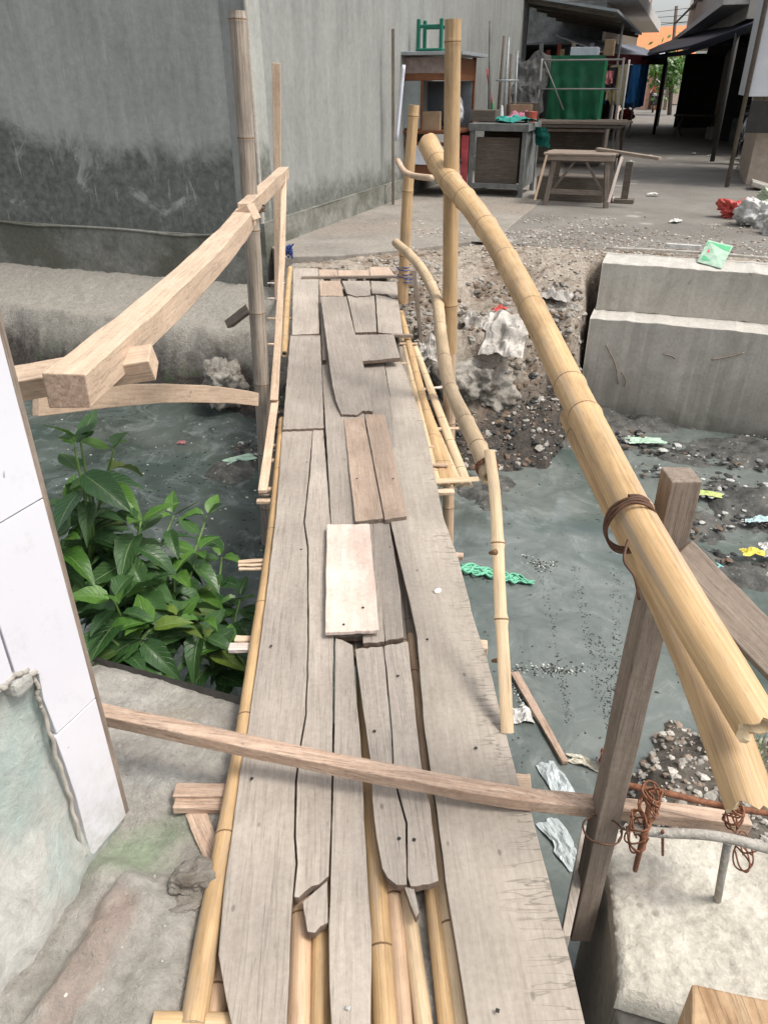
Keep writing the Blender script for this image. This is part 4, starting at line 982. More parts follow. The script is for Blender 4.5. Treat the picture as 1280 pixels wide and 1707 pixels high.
# the big split bamboo handrail
RP = [(1262, 1210, 1.00), (1197, 1100, 1.06), (1139, 1003, 1.13), (1062, 868, 1.29), (1020, 785, 1.45), (980, 705, 1.66), (940, 624, 1.92), (900, 542, 2.25), (866, 475, 2.6), (830, 410, 3.0), (790, 350, 3.3), (752, 305, 3.55), (730, 272, 3.7), (714, 240, 3.8)]
def railnodes(pxs, RP_):
    P = catmull([PF(*p) for p in RP_], 8); pp = catmull([Vector((p[0], p[1], 0)) for p in RP_], 8); cum = [0]
    for a, b_ in zip(P, P[1:]): cum.append(cum[-1]+(b_-a).length)
    out = []
    for x, y in pxs:
        i = min(range(len(pp)), key=lambda k: (pp[k]-Vector((x, y, 0))).length); out.append(cum[i]/cum[-1])
    return sorted(out)
o = bamboo('bamboo_handrail', [PF(*p) for p in RP], .0315, .054, M['bam'], None, half=False, nodes=railnodes([(1052, 862), (975, 690), (948, 640), (888, 520), (843, 432), (808, 375), (778, 330), (752, 302), (732, 272)], RP), seg=24, swell=.075, wall=.008, ragged=.03)
tag(o, 'thick yellow bamboo handrail sweeping along the right side of the bridge', 'handrail')
RP2 = [(1252, 1345, 1.03), (1206, 1215, 1.10), (1157, 1090, 1.185), (1102, 975, 1.30), (1045, 865, 1.45), (990, 760, 1.67), (960, 695, 1.85)]
o = bamboo('split_bamboo_rail', [PF(*p) for p in RP2], .036, .040, M['bam'], None, half=True, nodes=[.45, .9], seg=16, flat=.8, roll=.35, ragged=.03, wall=.007)
tag(o, 'split half of yellow bamboo lashed below the thick handrail, its trough end open', 'handrail')
c = PF(1062, 880, 1.285); ax = PF(1020, 795, 1.44)-c
ring('wire_tie', c+Vector((-.008, 0, -.004)), ax, .043, M['wire'], .0028, 3.3, .009, squash=1.25, label='rusty wire wound round both halves of the thick handrail', cat='wire')
tube('wire_tail', [PF(1046, 900, 1.20), PF(1040, 935, 1.18), PF(1056, 960, 1.17), PF(1065, 1000, 1.17)], .0025, M['wire'], bpy.data.objects['wire_tie.001'] if False else None, seg=5)
tag(bpy.data.objects['wire_tail'], 'loose tail of rusty wire hanging on the thick handrail', 'wire')

# square post, brace board, tie beam
pz0 = PYY(964, 1552, 1.22); ztop = PYY(1136, 790, pz0.y)
tag(bar('timber_post', pz0, Vector((ztop.x, ztop.y, ztop.z)), .056, .062, M['beam_grey'], None, up=(0, -1, 0), n=10, wob=.0015), 'square grey timber post standing by the concrete block under the thick handrail', 'post')
tag(bar('brace_board', PF(1125, 925, 1.36), PF(1360, 1165, 1.30), .075, .03, M['beam_grey'], None, up=(0, -.8, .6), n=8), 'thick grey board slanting down to the right behind the square post', 'board')
A, B, c_ = PZ(150, 1188, .12), PZ(1250, 1368, .10), PZ(640, 1292, .12)
seg_pts = [PZ(150, 1186, .13), PZ(420, 1245, .10), PZ(640, 1290, .07), PZ(850, 1328, .035), PZ(1000, 1345, -.02), PZ(1245, 1372, -.07)]
def swept_bar(name, pts, w_, h_, mat, endmat=None):
    P = catmull(pts, 5); vs_, fs = [], []; mw = frame(P[0], P[-1]-P[0])
    for i, p in enumerate(P):
        q = (P[min(i+1, len(P)-1)]-P[max(0, i-1)]).normalized(); s_ = Vector((0, 0, 1)).cross(q).normalized(); u_ = q.cross(s_)
        for a, b_ in ((-1, -1), (1, -1), (1, 1), (-1, 1)): vs_.append(p+s_*(a*w_/2+random.uniform(-.001, .001))+u_*(b_*h_/2+random.uniform(-.001, .001)))
    n = len(P)-1
    for i in range(n):
        for k in range(4): a = i*4+k; b_ = i*4+(k+1) % 4; fs.append((a, b_, b_+4, a+4))
    fs += [(3, 2, 1, 0), (n*4, n*4+1, n*4+2, n*4+3)]
    return mesh(name, vs_, fs, mat, None, mw, bevel=.003)
tag(swept_bar('tie_beam', seg_pts, .042, .038, M['beam_red']), 'reddish sawn timber laid across the near deck from the tiled wall to the block', 'beam')
# rebars and rusty ties on the block
M['mortar_rod'] = rough_mat('mortar_coated_rod', (.33, .30, .26), (.5, .47, .42), 30, .95, .8, .01, 90)
tag(tube('rebar', [PZ(1056, 1382, .0), PZ(1100, 1388, .0), PZ(1200, 1395, .03), PZ(1330, 1428, .03)], .012, M['mortar_rod'], seg=10), 'horizontal rebar caked in pale mortar below the end of the cross timber', 'rebar')
tag(tube('rebar', [PZ(1040, 1308, .05), PZ(1110, 1322, .05), PZ(1210, 1345, .04), PZ(1330, 1362, .05)], .008, M['rust'], seg=8), 'thin rusty rebar running behind the end of the cross timber', 'rebar')
tag(tube('rebar', [PZ(1195, 1500, zb), PZ(1212, 1405, .0)], .010, M['mortar_rod'], seg=8), 'upright mortar covered rebar rising from the concrete block', 'rebar')
tag(tube('rebar', [PZ(1104, 1425, zb+.02), PZ(1104, 1385, .03)], .004, M['rust'], seg=6), 'short thin rusty wire standing up from the block', 'rebar')
tag(tube('rebar', [PZ(1058, 1450, zb+.02), PZ(1070, 1400, -.02), PZ(1085, 1325, .06)], .007, M['rust'], seg=8), 'upright twisted rusty rebar behind the square post', 'rebar')
def tie(px, py, z, n, label, s=.03):
    e_ = empty('rusty_tie', PZ(px, py, z), label, 'wire')
    for k in range(n):
        pts = []; ph = random.uniform(0, 6)
        for i in range(10):
            g_ = ph+i*.9; pts.append(PZ(px, py, z)+Vector((s*.5*math.cos(g_)*random.uniform(.6, 1.2), s*.7*math.sin(g_), s*.9*math.sin(g_*.7+k)+random.uniform(-.005, .005))))
        tube('wire_turn', pts, .0022, M['rust'], e_, seg=5)
tie(1082, 1335, .075, 6, 'tangled rusty wire tie where the cross timber meets the rebar beside the post', .042)
tie(1062, 1385, .02, 5, 'tangle of orange rusty wire hanging low behind the square post', .045)
tie(1222, 1358, .05, 6, 'rusty wire tie at the far right end of the cross timber', .035)
tie(1240, 1420, -.05, 3, 'loose curl of rusty wire above the right part of the block', .04)
ring('wire_tie', PZ(1003, 1385, .0), (0, .15, 1), .045, M['wire'], .0025, 1.2, .006, label='single wire loop round the square timber post', cat='wire')
# stump of timber at lower right
def stump():
    p = PF(1152, 1640, .86); 
    P_ = [PF(1152, 1638, .93), PF(1225, 1662, .93), PF(1330, 1680, .95), PF(1320, 1800, .85), PF(1148, 1800, .83)]
    z = P_[0].z; top = [PZ(1152, 1638, z), PZ(1228, 1655, z), PZ(1400, 1690, z), PZ(1400, 1830, z), PZ(1148, 1830, z)]
    return poly_prism('timber_stump', top, .5, M['cart_stump'], None, bevel=.004, nsub=.03, jag=.001, sidemat=M['cart_stump'])
M['cart_stump'] = wood('brown_stump_wood', (.30, .17, .08), (.55, .40, .25), .7, .6, .05, stretch=5, scale=6)
tag(stump(), 'rough brown timber end poking into view at the bottom right corner', 'timber')

# ================================================================== PLANTS below the apron
def leaf_mesh():
    vs_, fs, uvs = [], [], []; n, m_ = 10, 6
    for i in range(n+1):
        t_ = i/n; wd = .30*math.sin(math.pi*min(1, t_**.80))**.85*(1-.25*t_)+.004
        for j in range(m_+1):
            s = j/m_*2-1; vs_.append((t_, s*wd*(1+.04*math.sin(i*2.1+j)), .10*abs(s)*wd*3-.34*t_*t_+.012*math.sin(t_*22)*abs(s))); uvs.append((t_, j/m_))
    for i in range(n):
        for j in range(m_): a = i*(m_+1)+j; fs.append((a, a+m_+1, a+m_+2, a+1))
    return vs_, fs, uvs
def leaf_mat(name, c0, c1, vein):
    m, t, b = newmat(name)
    uvn = t.nodes.new('ShaderNodeTexCoord').outputs['UV']; sep = N(t, 'ShaderNodeSeparateXYZ'); t.links.new(uvn, sep.inputs[0])
    s = math_(t, 'ABSOLUTE', math_(t, 'SUBTRACT', sep.outputs['Y'], .5))
    vv_ = math_(t, 'FRACT', math_(t, 'ADD', math_(t, 'MULTIPLY', sep.outputs['X'], 8.0), math_(t, 'MULTIPLY', s, -4.5)))
    side = ramp(t, math_(t, 'ABSOLUTE', math_(t, 'SUBTRACT', vv_, .5)), [(.0, .55), (.09, 0)])
    mid = ramp(t, s, [(.012, .95), (.035, 0)])
    n = noi(t, coords(t, 'Object'), 6, 5, .6); oi = t.nodes.new('ShaderNodeObjectInfo')
    col = mixc(t, oi.outputs['Random'], c0, c1)
    r2 = math_(t, 'FRACT', math_(t, 'MULTIPLY', oi.outputs['Random'], 17.3)); col = mixc(t, ramp(t, r2, [(.86, 0), (.92, .55)]), col, (.16, .19, .03))
    nb_ = noi(t, coords(t, 'Object'), 11, 4, .7); col = mixc(t, ramp(t, nb_, [(.66, 0), (.70, .6)]), col, (.10, .075, .03)); col = mixc(t, .6, col, ramp(t, n, [(.3, .75), (.7, 1.2)]), 'MULTIPLY')
    col = mixc(t, math_(t, 'MAXIMUM', side, mid), col, vein)
    t.links.new(col, b.inputs['Base Color']); b.inputs['Roughness'].default_value = .38; b.inputs['Specular IOR Level'].default_value = .5
    b.inputs['Transmission Weight'].default_value = 0
    bump(t, b, math_(t, 'MULTIPLY', math_(t, 'MAXIMUM', side, mid), -1.0), .5, .01)
    o_ = [x for x in t.nodes if x.type == 'OUTPUT_MATERIAL'][0]; tr = N(t, 'ShaderNodeBsdfTranslucent'); t.links.new(col, tr.inputs['Color'])
    mx = N(t, 'ShaderNodeMixShader'); mx.inputs[0].default_value = .22; t.links.new(b.outputs[0], mx.inputs[1]); t.links.new(tr.outputs[0], mx.inputs[2]); t.links.new(mx.outputs[0], o_.inputs[0])
    return m
M['leaf'] = leaf_mat('dark_leaf', (.022, .068, .018), (.055, .125, .035), (.13, .20, .08))
M['leaf_y'] = leaf_mat('young_leaf', (.055, .15, .018), (.09, .20, .03), (.19, .29, .09))
M['stem'] = plain('green_stem', (.10, .17, .045), .5)
lv, lf, luv = leaf_mesh()
def mk_leafdata(mat, nm):
    me = bpy.data.meshes.new(nm); me.from_pydata(lv, [], lf); me.materials.append(mat); me.polygons.foreach_set('use_smooth', [True]*len(lf))
    l = me.uv_layers.new(); l.data.foreach_set('uv', [c for p in me.loops for c in luv[p.vertex_index]]); me.update(); return me
LD = {'leaf': mk_leafdata(M['leaf'], 'leaf'), 'leaf_y': mk_leafdata(M['leaf_y'], 'young_leaf')}
def add_leaf(parent, p, d, size, which='leaf', upv=None):
    o = bpy.data.objects.new('leaf', LD[which]); C.objects.link(o)
    mw = frame(p, d, upv or Vector((random.uniform(-.35, .35), random.uniform(-.35, .35), 1))) @ Matrix.Diagonal((size, size*random.uniform(.8, 1.15), size*random.uniform(.0, 2.6), 1))
    place(o, mw, parent); return o
def bush(base, tips, label, lsize=.16, npairs=6, lower=.25, young=.12):
    npairs += 2; e_ = empty('leafy_shrub', base, label, 'shrub', 'leafy shrubs in the canal below the near bank')
    base = Vector(base)
    for tp in tips:
        tp = Vector(tp); mid = base.lerp(tp, .5)+Vector((random.uniform(-.05, .05), random.uniform(-.05, .05), .05)); P = catmull([base, mid, tp], 10)
        tube('stem', [base, mid, tp], .009, M['stem'], e_, seg=6, r1=.0045)
        n = len(P)-1; az = random.uniform(0, 6.28)
        for k in range(npairs):
            t_ = lower+(1-lower)*k/(npairs-1); p = P[int(t_*n)]; az += 1.57+random.uniform(-.4, .4)
            top = k == npairs-1
            for sgn in (0, math.pi) if not top else (0, 2.1, 4.2):
                a = az+sgn+random.uniform(-.25, .25); el = random.uniform(-.25, .35) if not top else random.uniform(.35, 1.0)
                d = Vector((math.cos(a)*math.cos(el), math.sin(a)*math.cos(el), math.sin(el)))
                sz = lsize*random.uniform(.55, 1.15)*(.72 if top else 1)
                if random.random() < .06: continue
                add_leaf(e_, p+d*.015, d, sz, 'leaf_y' if (top and random.random() < .6) or random.random() < young else 'leaf')
    return e_
def T(px, py, Y): return PYY(px, py, Y)
bush(T(150, 1020, 2.35), [T(125, 745, 2.3), T(135, 735, 2.35)], 'tallest leafy shrub with bright top leaves beside the tiled wall', .19, 6)
bush(T(160, 1030, 2.45), [T(190, 750, 2.45), T(120, 850, 2.5), T(150, 870, 2.5)], 'leafy shrub whose thin stem of two leaves stands over the dark water', .17, 4, .4)
bush(T(200, 1110, 2.2), [T(235, 870, 2.35), T(290, 860, 2.6), T(190, 930, 2.3)], 'dense dark green shrub in the middle of the clump', .19, 7)
bush(T(260, 1120, 2.1), [T(240, 980, 2.2), T(190, 1000, 2.0), T(290, 960, 2.4)], 'broad leaved shrub at the foot of the clump nearest the concrete edge', .19, 6)
bush(T(330, 1120, 2.3), [T(330, 920, 2.6), T(370, 930, 2.8), T(345, 860, 2.9)], 'dark green shrub reaching out over the water towards the bridge', .18, 6)
bush(T(370, 1160, 2.1), [T(335, 1040, 2.1), T(380, 1080, 2.1), T(400, 1000, 2.5)], 'low leafy shrub tucked against the left edge of the bridge', .15, 5)
bush(T(240, 1150, 1.95), [T(180, 1060, 1.95), T(250, 1050, 2.0), T(300, 1030, 2.1)], 'low shrub hanging over the dark gap beside the concrete edge', .17, 5)
bush(T(110, 1000, 2.3), [T(105, 900, 2.2), T(130, 930, 2.4), T(115, 1010, 2.1)], 'shrub half hidden behind the tiled wall', .17, 5)
def mudh(u, v): return -1.22+.30*ss(2.3, 1.5, v+.2*fb(u*2, v*2))*ss(-.45, -.9, u)+.03*fb(u*6, v*6)
hfield('mud_bank', -4, -.1, 1.4, 2.6, 120, 50, mudh, M['wetwall'])

# ================================================================== LITTER
def crumple(name, c, sx, sy, mat, label, cat, rotz=0, amp=.3, seed=1, h=.02, n=22, tilt=None, z0=None):
    vs_, fs = [], []
    for j in range(n+1):
        for i in range(n+1):
            x, y = i/n-.5, j/n-.5; r = 1+amp*noise.noise(Vector((math.atan2(y, x)*1.2, seed*5, 0)))*1.5
            z = h*(1.0+1.5*fb(x*3+seed, y*3, seed, 3))*(1-1.6*(x*x+y*y)) + h*.22*noise.noise(Vector((x*12, y*12, seed)))
            vs_.append((x*sx*r, y*sy*r, z))
    for j in range(n):
        for i in range(n): a = j*(n+1)+i; fs.append((a, a+1, a+n+2, a+n+1))
    k = len(vs_); vs_ += [(v[0], v[1], v[2]-.002) for v in vs_[:k]]; fs += [tuple(q+k for q in f[::-1]) for f in fs]
    o = mesh(name, vs_, fs, mat, None, Matrix.Translation(Vector(c)) @ Matrix.Rotation(rotz, 4, 'Z') @ (tilt or Matrix.Identity(4)), world=False)
    return tag(o, label, cat)
def plastic(name, c, rough=.35, var=.12):
    return plain(name, c, rough, var, 14, spec=.5, bstr=.5)
M['pl_w'] = plastic('white_plastic', (.52, .51, .48), .4, .3); M['pl_c'] = plastic('clear_plastic', (.42, .46, .46), .25); M['pl_r'] = plastic('red_plastic', (.50, .07, .055), .4, .35)
M['pl_g'] = plastic('green_plastic', (.10, .42, .20)); M['pl_y'] = plastic('yellow_plastic', (.62, .52, .08), .5, .3); M['cloth_w'] = plain('dirty_white_cloth', (.42, .39, .35), .9, .45, 9, bstr=.6); M['pl_t'] = plastic('pale_green_plastic', (.36, .50, .38), .5, .3)
Zw = WZ+.004
crumple('plastic_bag', PZ(925, 1300, Zw), .09, .19, M['pl_c'], 'clear plastic bag floating just above the cross timber line', 'plastic bag', .3, seed=2, h=.012)
crumple('plastic_bag', PZ(938, 1408, Zw), .09, .22, M['pl_c'], 'clear crumpled bag floating between the deck and the square post', 'plastic bag', .4, seed=3, h=.014)
crumple('plastic_bag', PZ(870, 1195, Zw), .10, .09, M['pl_w'], 'small white plastic bag floating close to the deck edge', 'plastic bag', 0, seed=4, h=.018)
crumple('plastic_wrapper', PZ(975, 1272, Zw), .14, .05, plastic('cream_plastic', (.5, .47, .38)), 'cream wrapper floating left of the square post', 'wrapper', -.5, seed=5, h=.012)
tag(bar('driftwood', PZ(857, 1122, Zw+.01), PZ(942, 1272, Zw+.01), .045, .02, M['beam_red'], None, w2=.03), 'brown plank floating in the water right of the deck', 'driftwood')
# green frayed rope
e_ = empty('rope', PZ(830, 960, Zw), 'frayed green rope floating in the water beside the split bamboo', 'rope')
M['rope_g'] = plastic('green_rope', (.16, .47, .31), .6)
for k in range(12):
    pts = [PZ(768+i*12+random.uniform(-3, 3), 945+i*2.6+random.uniform(-8, 8)*(1 if i < 9 else .4), Zw+.012+.008*math.sin(i+k)) for i in range(11)]
    tube('strand', pts, .009, M['rope_g'], e_, seg=5, r1=.004)
crumple('plastic_sheet', PZ(1075, 735, Zw+.03), .30, .12, M['pl_t'], 'pale green plastic scrap floating below the concrete canal wall', 'plastic scrap', 0, seed=6, h=.012)
crumple('plastic_scrap', PZ(1183, 824, Zw+.04), .16, .08, plastic('lime_plastic', (.42, .50, .16), .5, .3), 'lime green wrapper on the debris right of the square post', 'wrapper', -.3, seed=7, h=.012)
crumple('plastic_scrap', PZ(1252, 922, Zw+.05), .13, .07, M['pl_y'], 'bright yellow wrapper on the debris at the right edge', 'wrapper', 0, seed=8, h=.02)
crumple('plastic_scrap', PZ(1282, 918, Zw+.05), .12, .14, M['pl_w'], 'white plastic beside the yellow wrapper at the right edge', 'plastic scrap', 0, seed=9, h=.03)
crumple('plastic_scrap', PZ(1262, 868, Zw+.05), .16, .05, plastic('pale_blue_plastic', (.45, .6, .6)), 'whitish torn plastic on the debris above the yellow wrapper', 'plastic scrap', .2, seed=10, h=.02)
crumple('plastic_scrap', PZ(1190, 945, Zw+.03), .10, .05, plastic('aqua_plastic', (.2, .5, .48)), 'aqua scrap of plastic at the lower edge of the debris', 'plastic scrap', .4, seed=11, h=.012)
crumple('plastic_scrap', PZ(868, 732, -.93), .16, .10, M['pl_w'], 'white scrap of plastic on the black mud behind the thick handrail', 'plastic scrap', .1, seed=12, h=.02)
crumple('plastic_scrap', PZ(400, 766, Zw+.02), .24, .12, M['pl_t'], 'pale greenish foam patch floating left of the bridge', 'foam', .6, seed=13, h=.008)
crumple('plastic_scrap', PZ(303, 738, Zw), .07, .05, plastic('pink_plastic', (.3, .12, .12)), 'small pinkish scrap floating in the dark left water', 'plastic scrap', 0, seed=14, h=.01)
def onbank(px, py, dz=.02):
    z = 0
    for _ in range(25):
        p = PZ(px, py, z); u, v = toUV(p); z = .5*z+.5*(bank_h(u, v) if v < 7.65 else street_z(u, v))
    p.z += dz; return p
Tl = Matrix.Rotation(R(25), 4, 'X')
crumple('white_sack', onbank(843, 565), .34, .50, M['cloth_w'], 'torn dirty white sack draped over the bank left of the thick handrail', 'sack', -.3, seed=15, h=.06, tilt=Tl)
crumple('white_sack', onbank(795, 550), .26, .26, M['cloth_w'], 'smaller heap of torn white sacking behind the tall yellow post', 'sack', .2, seed=16, h=.06, tilt=Tl)
crumple('white_sack', onbank(715, 590), .18, .22, M['cloth_w'], 'white rag caught at the edge of the bamboo mat', 'rag', .2, seed=26, h=.05, tilt=Tl)
crumple('white_sack', onbank(925, 502), .30, .16, M['cloth_w'], 'strip of white rag on the brown earth just right of the thick handrail', 'rag', -.6, seed=17, h=.05)
crumple('red_rag', onbank(832, 522), .12, .08, M['pl_r'], 'small red rag on the bank behind the thick handrail', 'rag', .6, seed=18, h=.03)
# bags near the right edge of the street
def bag(px, py, size, mat, label, seed):
    p = PZ(px, py, SZ); o = rock('rubbish_bag', p+Vector((0, 0, size[2]*.8)), size, mat, label, 'rubbish bag', seed, amp=.38, sub=5)
    for v in o.data.vertices: v.co += v.co.normalized()*.02*noise.noise(v.co*28)
    return o
bag(1219, 362, (.15, .13, .10), M['pl_r'], 'small crumpled red plastic bag lying at the street edge', 2.2)
bag(1262, 378, (.20, .16, .15), M['pl_w'], 'knotted white rubbish bag right of the red bag', 3.1)
bag(1292, 392, (.12, .12, .09), M['pl_w'], 'small white bag in front of the larger white rubbish bag', 4.4)
bag(1290, 345, (.18, .18, .12), plastic('pale_green_bag', (.45, .52, .36)), 'pale greenish bag behind the white rubbish bags', 5.4)
# green printed packet lying on the wall top with a rod
pk = empty('snack_packet', PZ(1190, 425, .30), 'flattened green and white printed food packet on top of the concrete wall', 'packet')
def quad3(name, pxs, z, mat, parent, dz=0):
    pts = [PZ(x, y, z+dz) for x, y in pxs]; return poly_prism(name, pts, .006, mat, parent, bevel=.001, nsub=9)
pkp = [(1182, 399), (1222, 412), (1200, 446), (1160, 434)]
P0 = [PZ(1180, 400, .40), PZ(1221, 410, .38), PZ(1202, 447, .27), PZ(1161, 436, .27)]
def pk_quad(name, s0, s1, t0, t1, mat, dz):
    f = lambda s, t_: P0[0].lerp(P0[1], s).lerp(P0[3].lerp(P0[2], s), t_)+Vector((0, 0, dz))
    return mesh(name, [f(s0, t0), f(s1, t0), f(s1, t1), f(s0, t1), f(s0, t0)-Vector((0, 0, .004)), f(s1, t0)-Vector((0, 0, .004)), f(s1, t1)-Vector((0, 0, .004)), f(s0, t1)-Vector((0, 0, .004))],
                [(0, 1, 2, 3), (7, 6, 5, 4), (0, 4, 5, 1), (1, 5, 6, 2), (2, 6, 7, 3), (3, 7, 4, 0)], mat, pk)
pk_quad('wrapper', 0, 1, 0, 1, M['pl_t'], 0); pk_quad('green_band', .03, .97, .08, .28, M['pl_g'], .004); pk_quad('white_label', .15, .6, .35, .62, M['pl_w'], .004)
pk_quad('red_print', .62, .85, .66, .86, M['pl_r'], .004); pk_quad('green_print', .12, .5, .70, .88, M['pl_g'], .004); pk_quad('red_print', .2, .4, .42, .55, M['pl_r'], .008)
tag(tube('rod', [PZ(1010, 413, .31), PZ(1150, 420, .31), PZ(1300, 432, .31)], .012, M['mortar_rod'], seg=8), 'grey iron rod lying along the top of the concrete canal wall', 'rod')
tag(bar('wood_strip', PZ(1110, 408, .24), PZ(1168, 412, .24), .05, .03, M['pl_w']), 'white painted strip of wood behind the green packet', 'wood strip')

# ================================================================== STREET: left side things
RZ = -TH
def gz(px, py, z=SZ): return PZ(px, py, z)
M['zinc'] = plain('grey_zinc', (.30, .32, .33), .5, .2, 10, metal=.3); M['glass'] = plain('dusty_glass', (.16, .18, .20), .15, .2, 3, spec=.6)
M['white_panel'] = plain('white_panel', (.58, .60, .66), .5); M['tyre'] = plain('black_rubber', (.02, .02, .02), .8)
M['green_pl'] = plain('green_plastic_chair', (.010, .13, .085), .4); M['carton'] = plain('brown_carton', (.30, .21, .13), .85)
M['steel'] = plain('steel_pot', (.55, .56, .58), .25, .1, metal=.7)
M['pale_paint'] = plain('faded_cream_paint', (.42, .40, .38), .7, .2)
# --- vendor cart
co = gz(750, 332); fu, fv = toUV(co); cw_, cd_ = .78, 1.15; z0 = SZ
cart = empty('vendor_cart', UV(fu-cw_/2, fv+cd_/2, SZ), 'tall brown wooden food cart with a glass case and a flat roof', 'food cart')
def cb(name, u0, u1, v0, v1, za, zb_, mat, parent=cart, bevel=.004):
    return box(name, UV(fu+(u0+u1)/2, fv+(v0+v1)/2, SZ+za), (abs(u1-u0), abs(v1-v0), zb_-za), mat, parent, RZ, bevel)
for u_ in (-.75, -.03):
    for v_ in (.02, 1.10): cb('post', u_-.025, u_+.025, v_-.025, v_+.025, .22, 1.70, M['cart_wood'])
cb('body', -.74, -.04, .04, 1.08, .24, .42, M['cart_wood'])
cb('panel', -.60, -.12, .012, .03, .42, .66, M['white_panel'])
cb('counter', -.80, .02, -.02, 1.14, .80, .84, M['cart_wood'])
cb('side_panel', -.045, -.03, .05, 1.08, .42, .80, M['cart_wood']); cb('back_panel', -.76, -.74, .05, 1.08, .42, .80, M['cart_wood'])
cb('rail', -.74, -.04, .0, .03, .66, .70, M['cart_wood']); cb('rail', -.74, -.04, .0, .03, 1.42, 1.50, M['cart_wood']); cb('rail', -.045, -.015, .03, 1.08, 1.42, 1.50, M['cart_wood'])
cb('fascia', -.73, -.05, .005, .02, 1.50, 1.68, plain('stained_fascia', (.25, .19, .17), .7, .35)); cb('fascia', -.035, -.02, .04, 1.08, 1.50, 1.68, M['cart_wood'])
cb('glass_pane', -.72, -.46, .008, .014, .86, 1.42, plain('pale_glass', (.26, .29, .29), .15, .2, 3)); cb('mullion', -.46, -.43, .0, .03, .84, 1.42, M['cart_wood']); cb('glass_pane', -.765, -.755, .05, 1.08, .84, 1.42, M['glass']); cb('glass_pane', -.74, -.04, 1.07, 1.08, .84, 1.42, M['glass'])
cb('roof', -.86, .12, -.12, 1.25, 1.70, 1.74, M['zinc'])
cb('handle', -.1, .10, 1.1, 1.5, .86, .90, M['cart_wood'])
def wheel(c, ax, r, parent, name='wheel'):
    ax = Vector(ax).normalized(); s_ = ax.cross(Vector((0, 0, 1))).normalized(); u_ = Vector((0, 0, 1))
    w_ = tube(name, [Vector(c)+s_*math.cos(a*math.pi/12)*r+u_*math.sin(a*math.pi/12)*r for a in range(25)], r*.13, M['tyre'], parent, seg=6, smoothpath=False)
    for a in range(0, 12, 2):
        d = s_*math.cos(a*math.pi/12)*r+u_*math.sin(a*math.pi/12)*r; tube('spoke', [Vector(c)-d, Vector(c)+d], .008, M['zinc'], w_, seg=4)
    tube('hub', [Vector(c)-ax*.04, Vector(c)+ax*.04], .035, M['zinc'], w_, seg=8)
    return w_
wheel(UV(fu-.80, fv+.3, SZ+.24), uN, .22, cart); wheel(UV(fu+.03, fv+.3, SZ+.24), uN, .22, cart)
# contents
tag(box('carton', UV(fu-.45, fv+.25, SZ+.84), (.40, .3, .22), M['carton'], rotz=RZ+.2), 'brown cardboard box standing inside the food cart', 'box')
tag(rock('pot', UV(fu-.16, fv+.5, SZ+1.06), (.15, .15, .2), M['steel'], None, None, 2, amp=.04), 'rounded steel pot inside the food cart', 'pot')
# green chair upside down on the roof
def chair(p, mat, label, flip=True, s=1.0):
    e = empty('plastic_chair', p, label, 'chair', rotz=RZ); E = MW[e.name]
    def lb(name, c, size):
        v, f = boxvf(*size, c=(0, 0, 0)); return mesh(name, v, f, mat, e, E @ Matrix.Translation(Vector(c)), world=False, bevel=.01)
    H_ = .42*s
    for a in (-1, 1):
        for b_ in (-1, 1): lb('leg', (a*.18*s, b_*.16*s, H_/2+.01), (.045, .045, H_))
    lb('seat', (0, 0, .03), (.42*s, .40*s, .03)) if flip else lb('seat', (0, 0, H_), (.42*s, .40*s, .03))
    lb('stretcher', (0, -.16*s, H_*.8), (.36*s, .03, .04)); lb('stretcher', (0, .16*s, H_*.8), (.36*s, .03, .04))
    return e
chair(UV(fu-.42, fv+.35, SZ+1.74), M['green_pl'], 'dark green plastic stool turned upside down on the cart roof', s=.85)
tag(bar('pole', PYY(655, 345, 10.4), PYY(655, 48, 10.4), .035, .035, M['dark_wood']), 'thin black pole standing against the grey wall left of the food cart', 'pole')
tag(tube('pipe', [PYY(661, 235, 10.4), PYY(668, 160, 10.4), PYY(673, 108, 10.4)], .022, M['white_panel'], seg=8), 'white plastic pipe leaning by the left side of the food cart', 'pipe')
# --- worktable with teal cloth
def table(px, py, wu, dv, h, label, cat, mat, Z=SZ, legs=True, top=.05, inset=.05, gcol=None, body=None):
    c = gz(px, py); u, v = toUV(c); e = empty('table', UV(u, v+dv/2, SZ), label, cat)
    box('tabletop', UV(u, v+dv/2, SZ+h-top), (wu, dv, top), mat, e, RZ)
    for a in (-1, 1):
        for b_ in (-1, 1): box('leg', UV(u+a*(wu/2-inset), v+dv/2+b_*(dv/2-inset), SZ), (.06, .06, h-top), mat, e, RZ)
    for b_ in (-1, 1): box('rail', UV(u, v+dv/2+b_*(dv/2-inset), SZ+.12), (wu-2*inset, .035, .06), mat, e, RZ)
    return e, u, v
M['grey_paint'] = plain('worn_grey_paint', (.13, .135, .13), .7, .45, 5); M['teal'] = plain('teal_cloth', (.02, .22, .18), .8, .3, 6, bstr=.4); M['redp'] = plain('faded_red_board', (.42, .07, .08), .6, .3)
e, u, v = table(822, 330, .82, 1.0, .92, 'grey painted vendor table with side boards behind the cart', 'table', M['grey_paint'], top=.09)
box('side_board', UV(u+.36, v+.5, SZ+.12), (.02, .86, .70), M['grey_paint'], e, RZ); box('back_board', UV(u-.05, v+.93, SZ+.1), (.7, .02, .72), M['dark_wood'], e, RZ)
box('front_board', UV(u-.02, v+.15, SZ+.15), (.6, .02, .6), M['dark_wood'], e, RZ)
tag(box('red_board', UV(u-.45, v+.03, SZ+.05), (.10, .03, .72), M['redp'], None, RZ), 'narrow faded red board standing at the left end of the grey vendor table', 'board')
crumple('teal_cloth', UV(u+.1, v+.45, SZ+.93), .5, .6, M['teal'], 'crumpled teal cloth lying on the grey vendor table', 'cloth', .4, seed=3, h=.05)
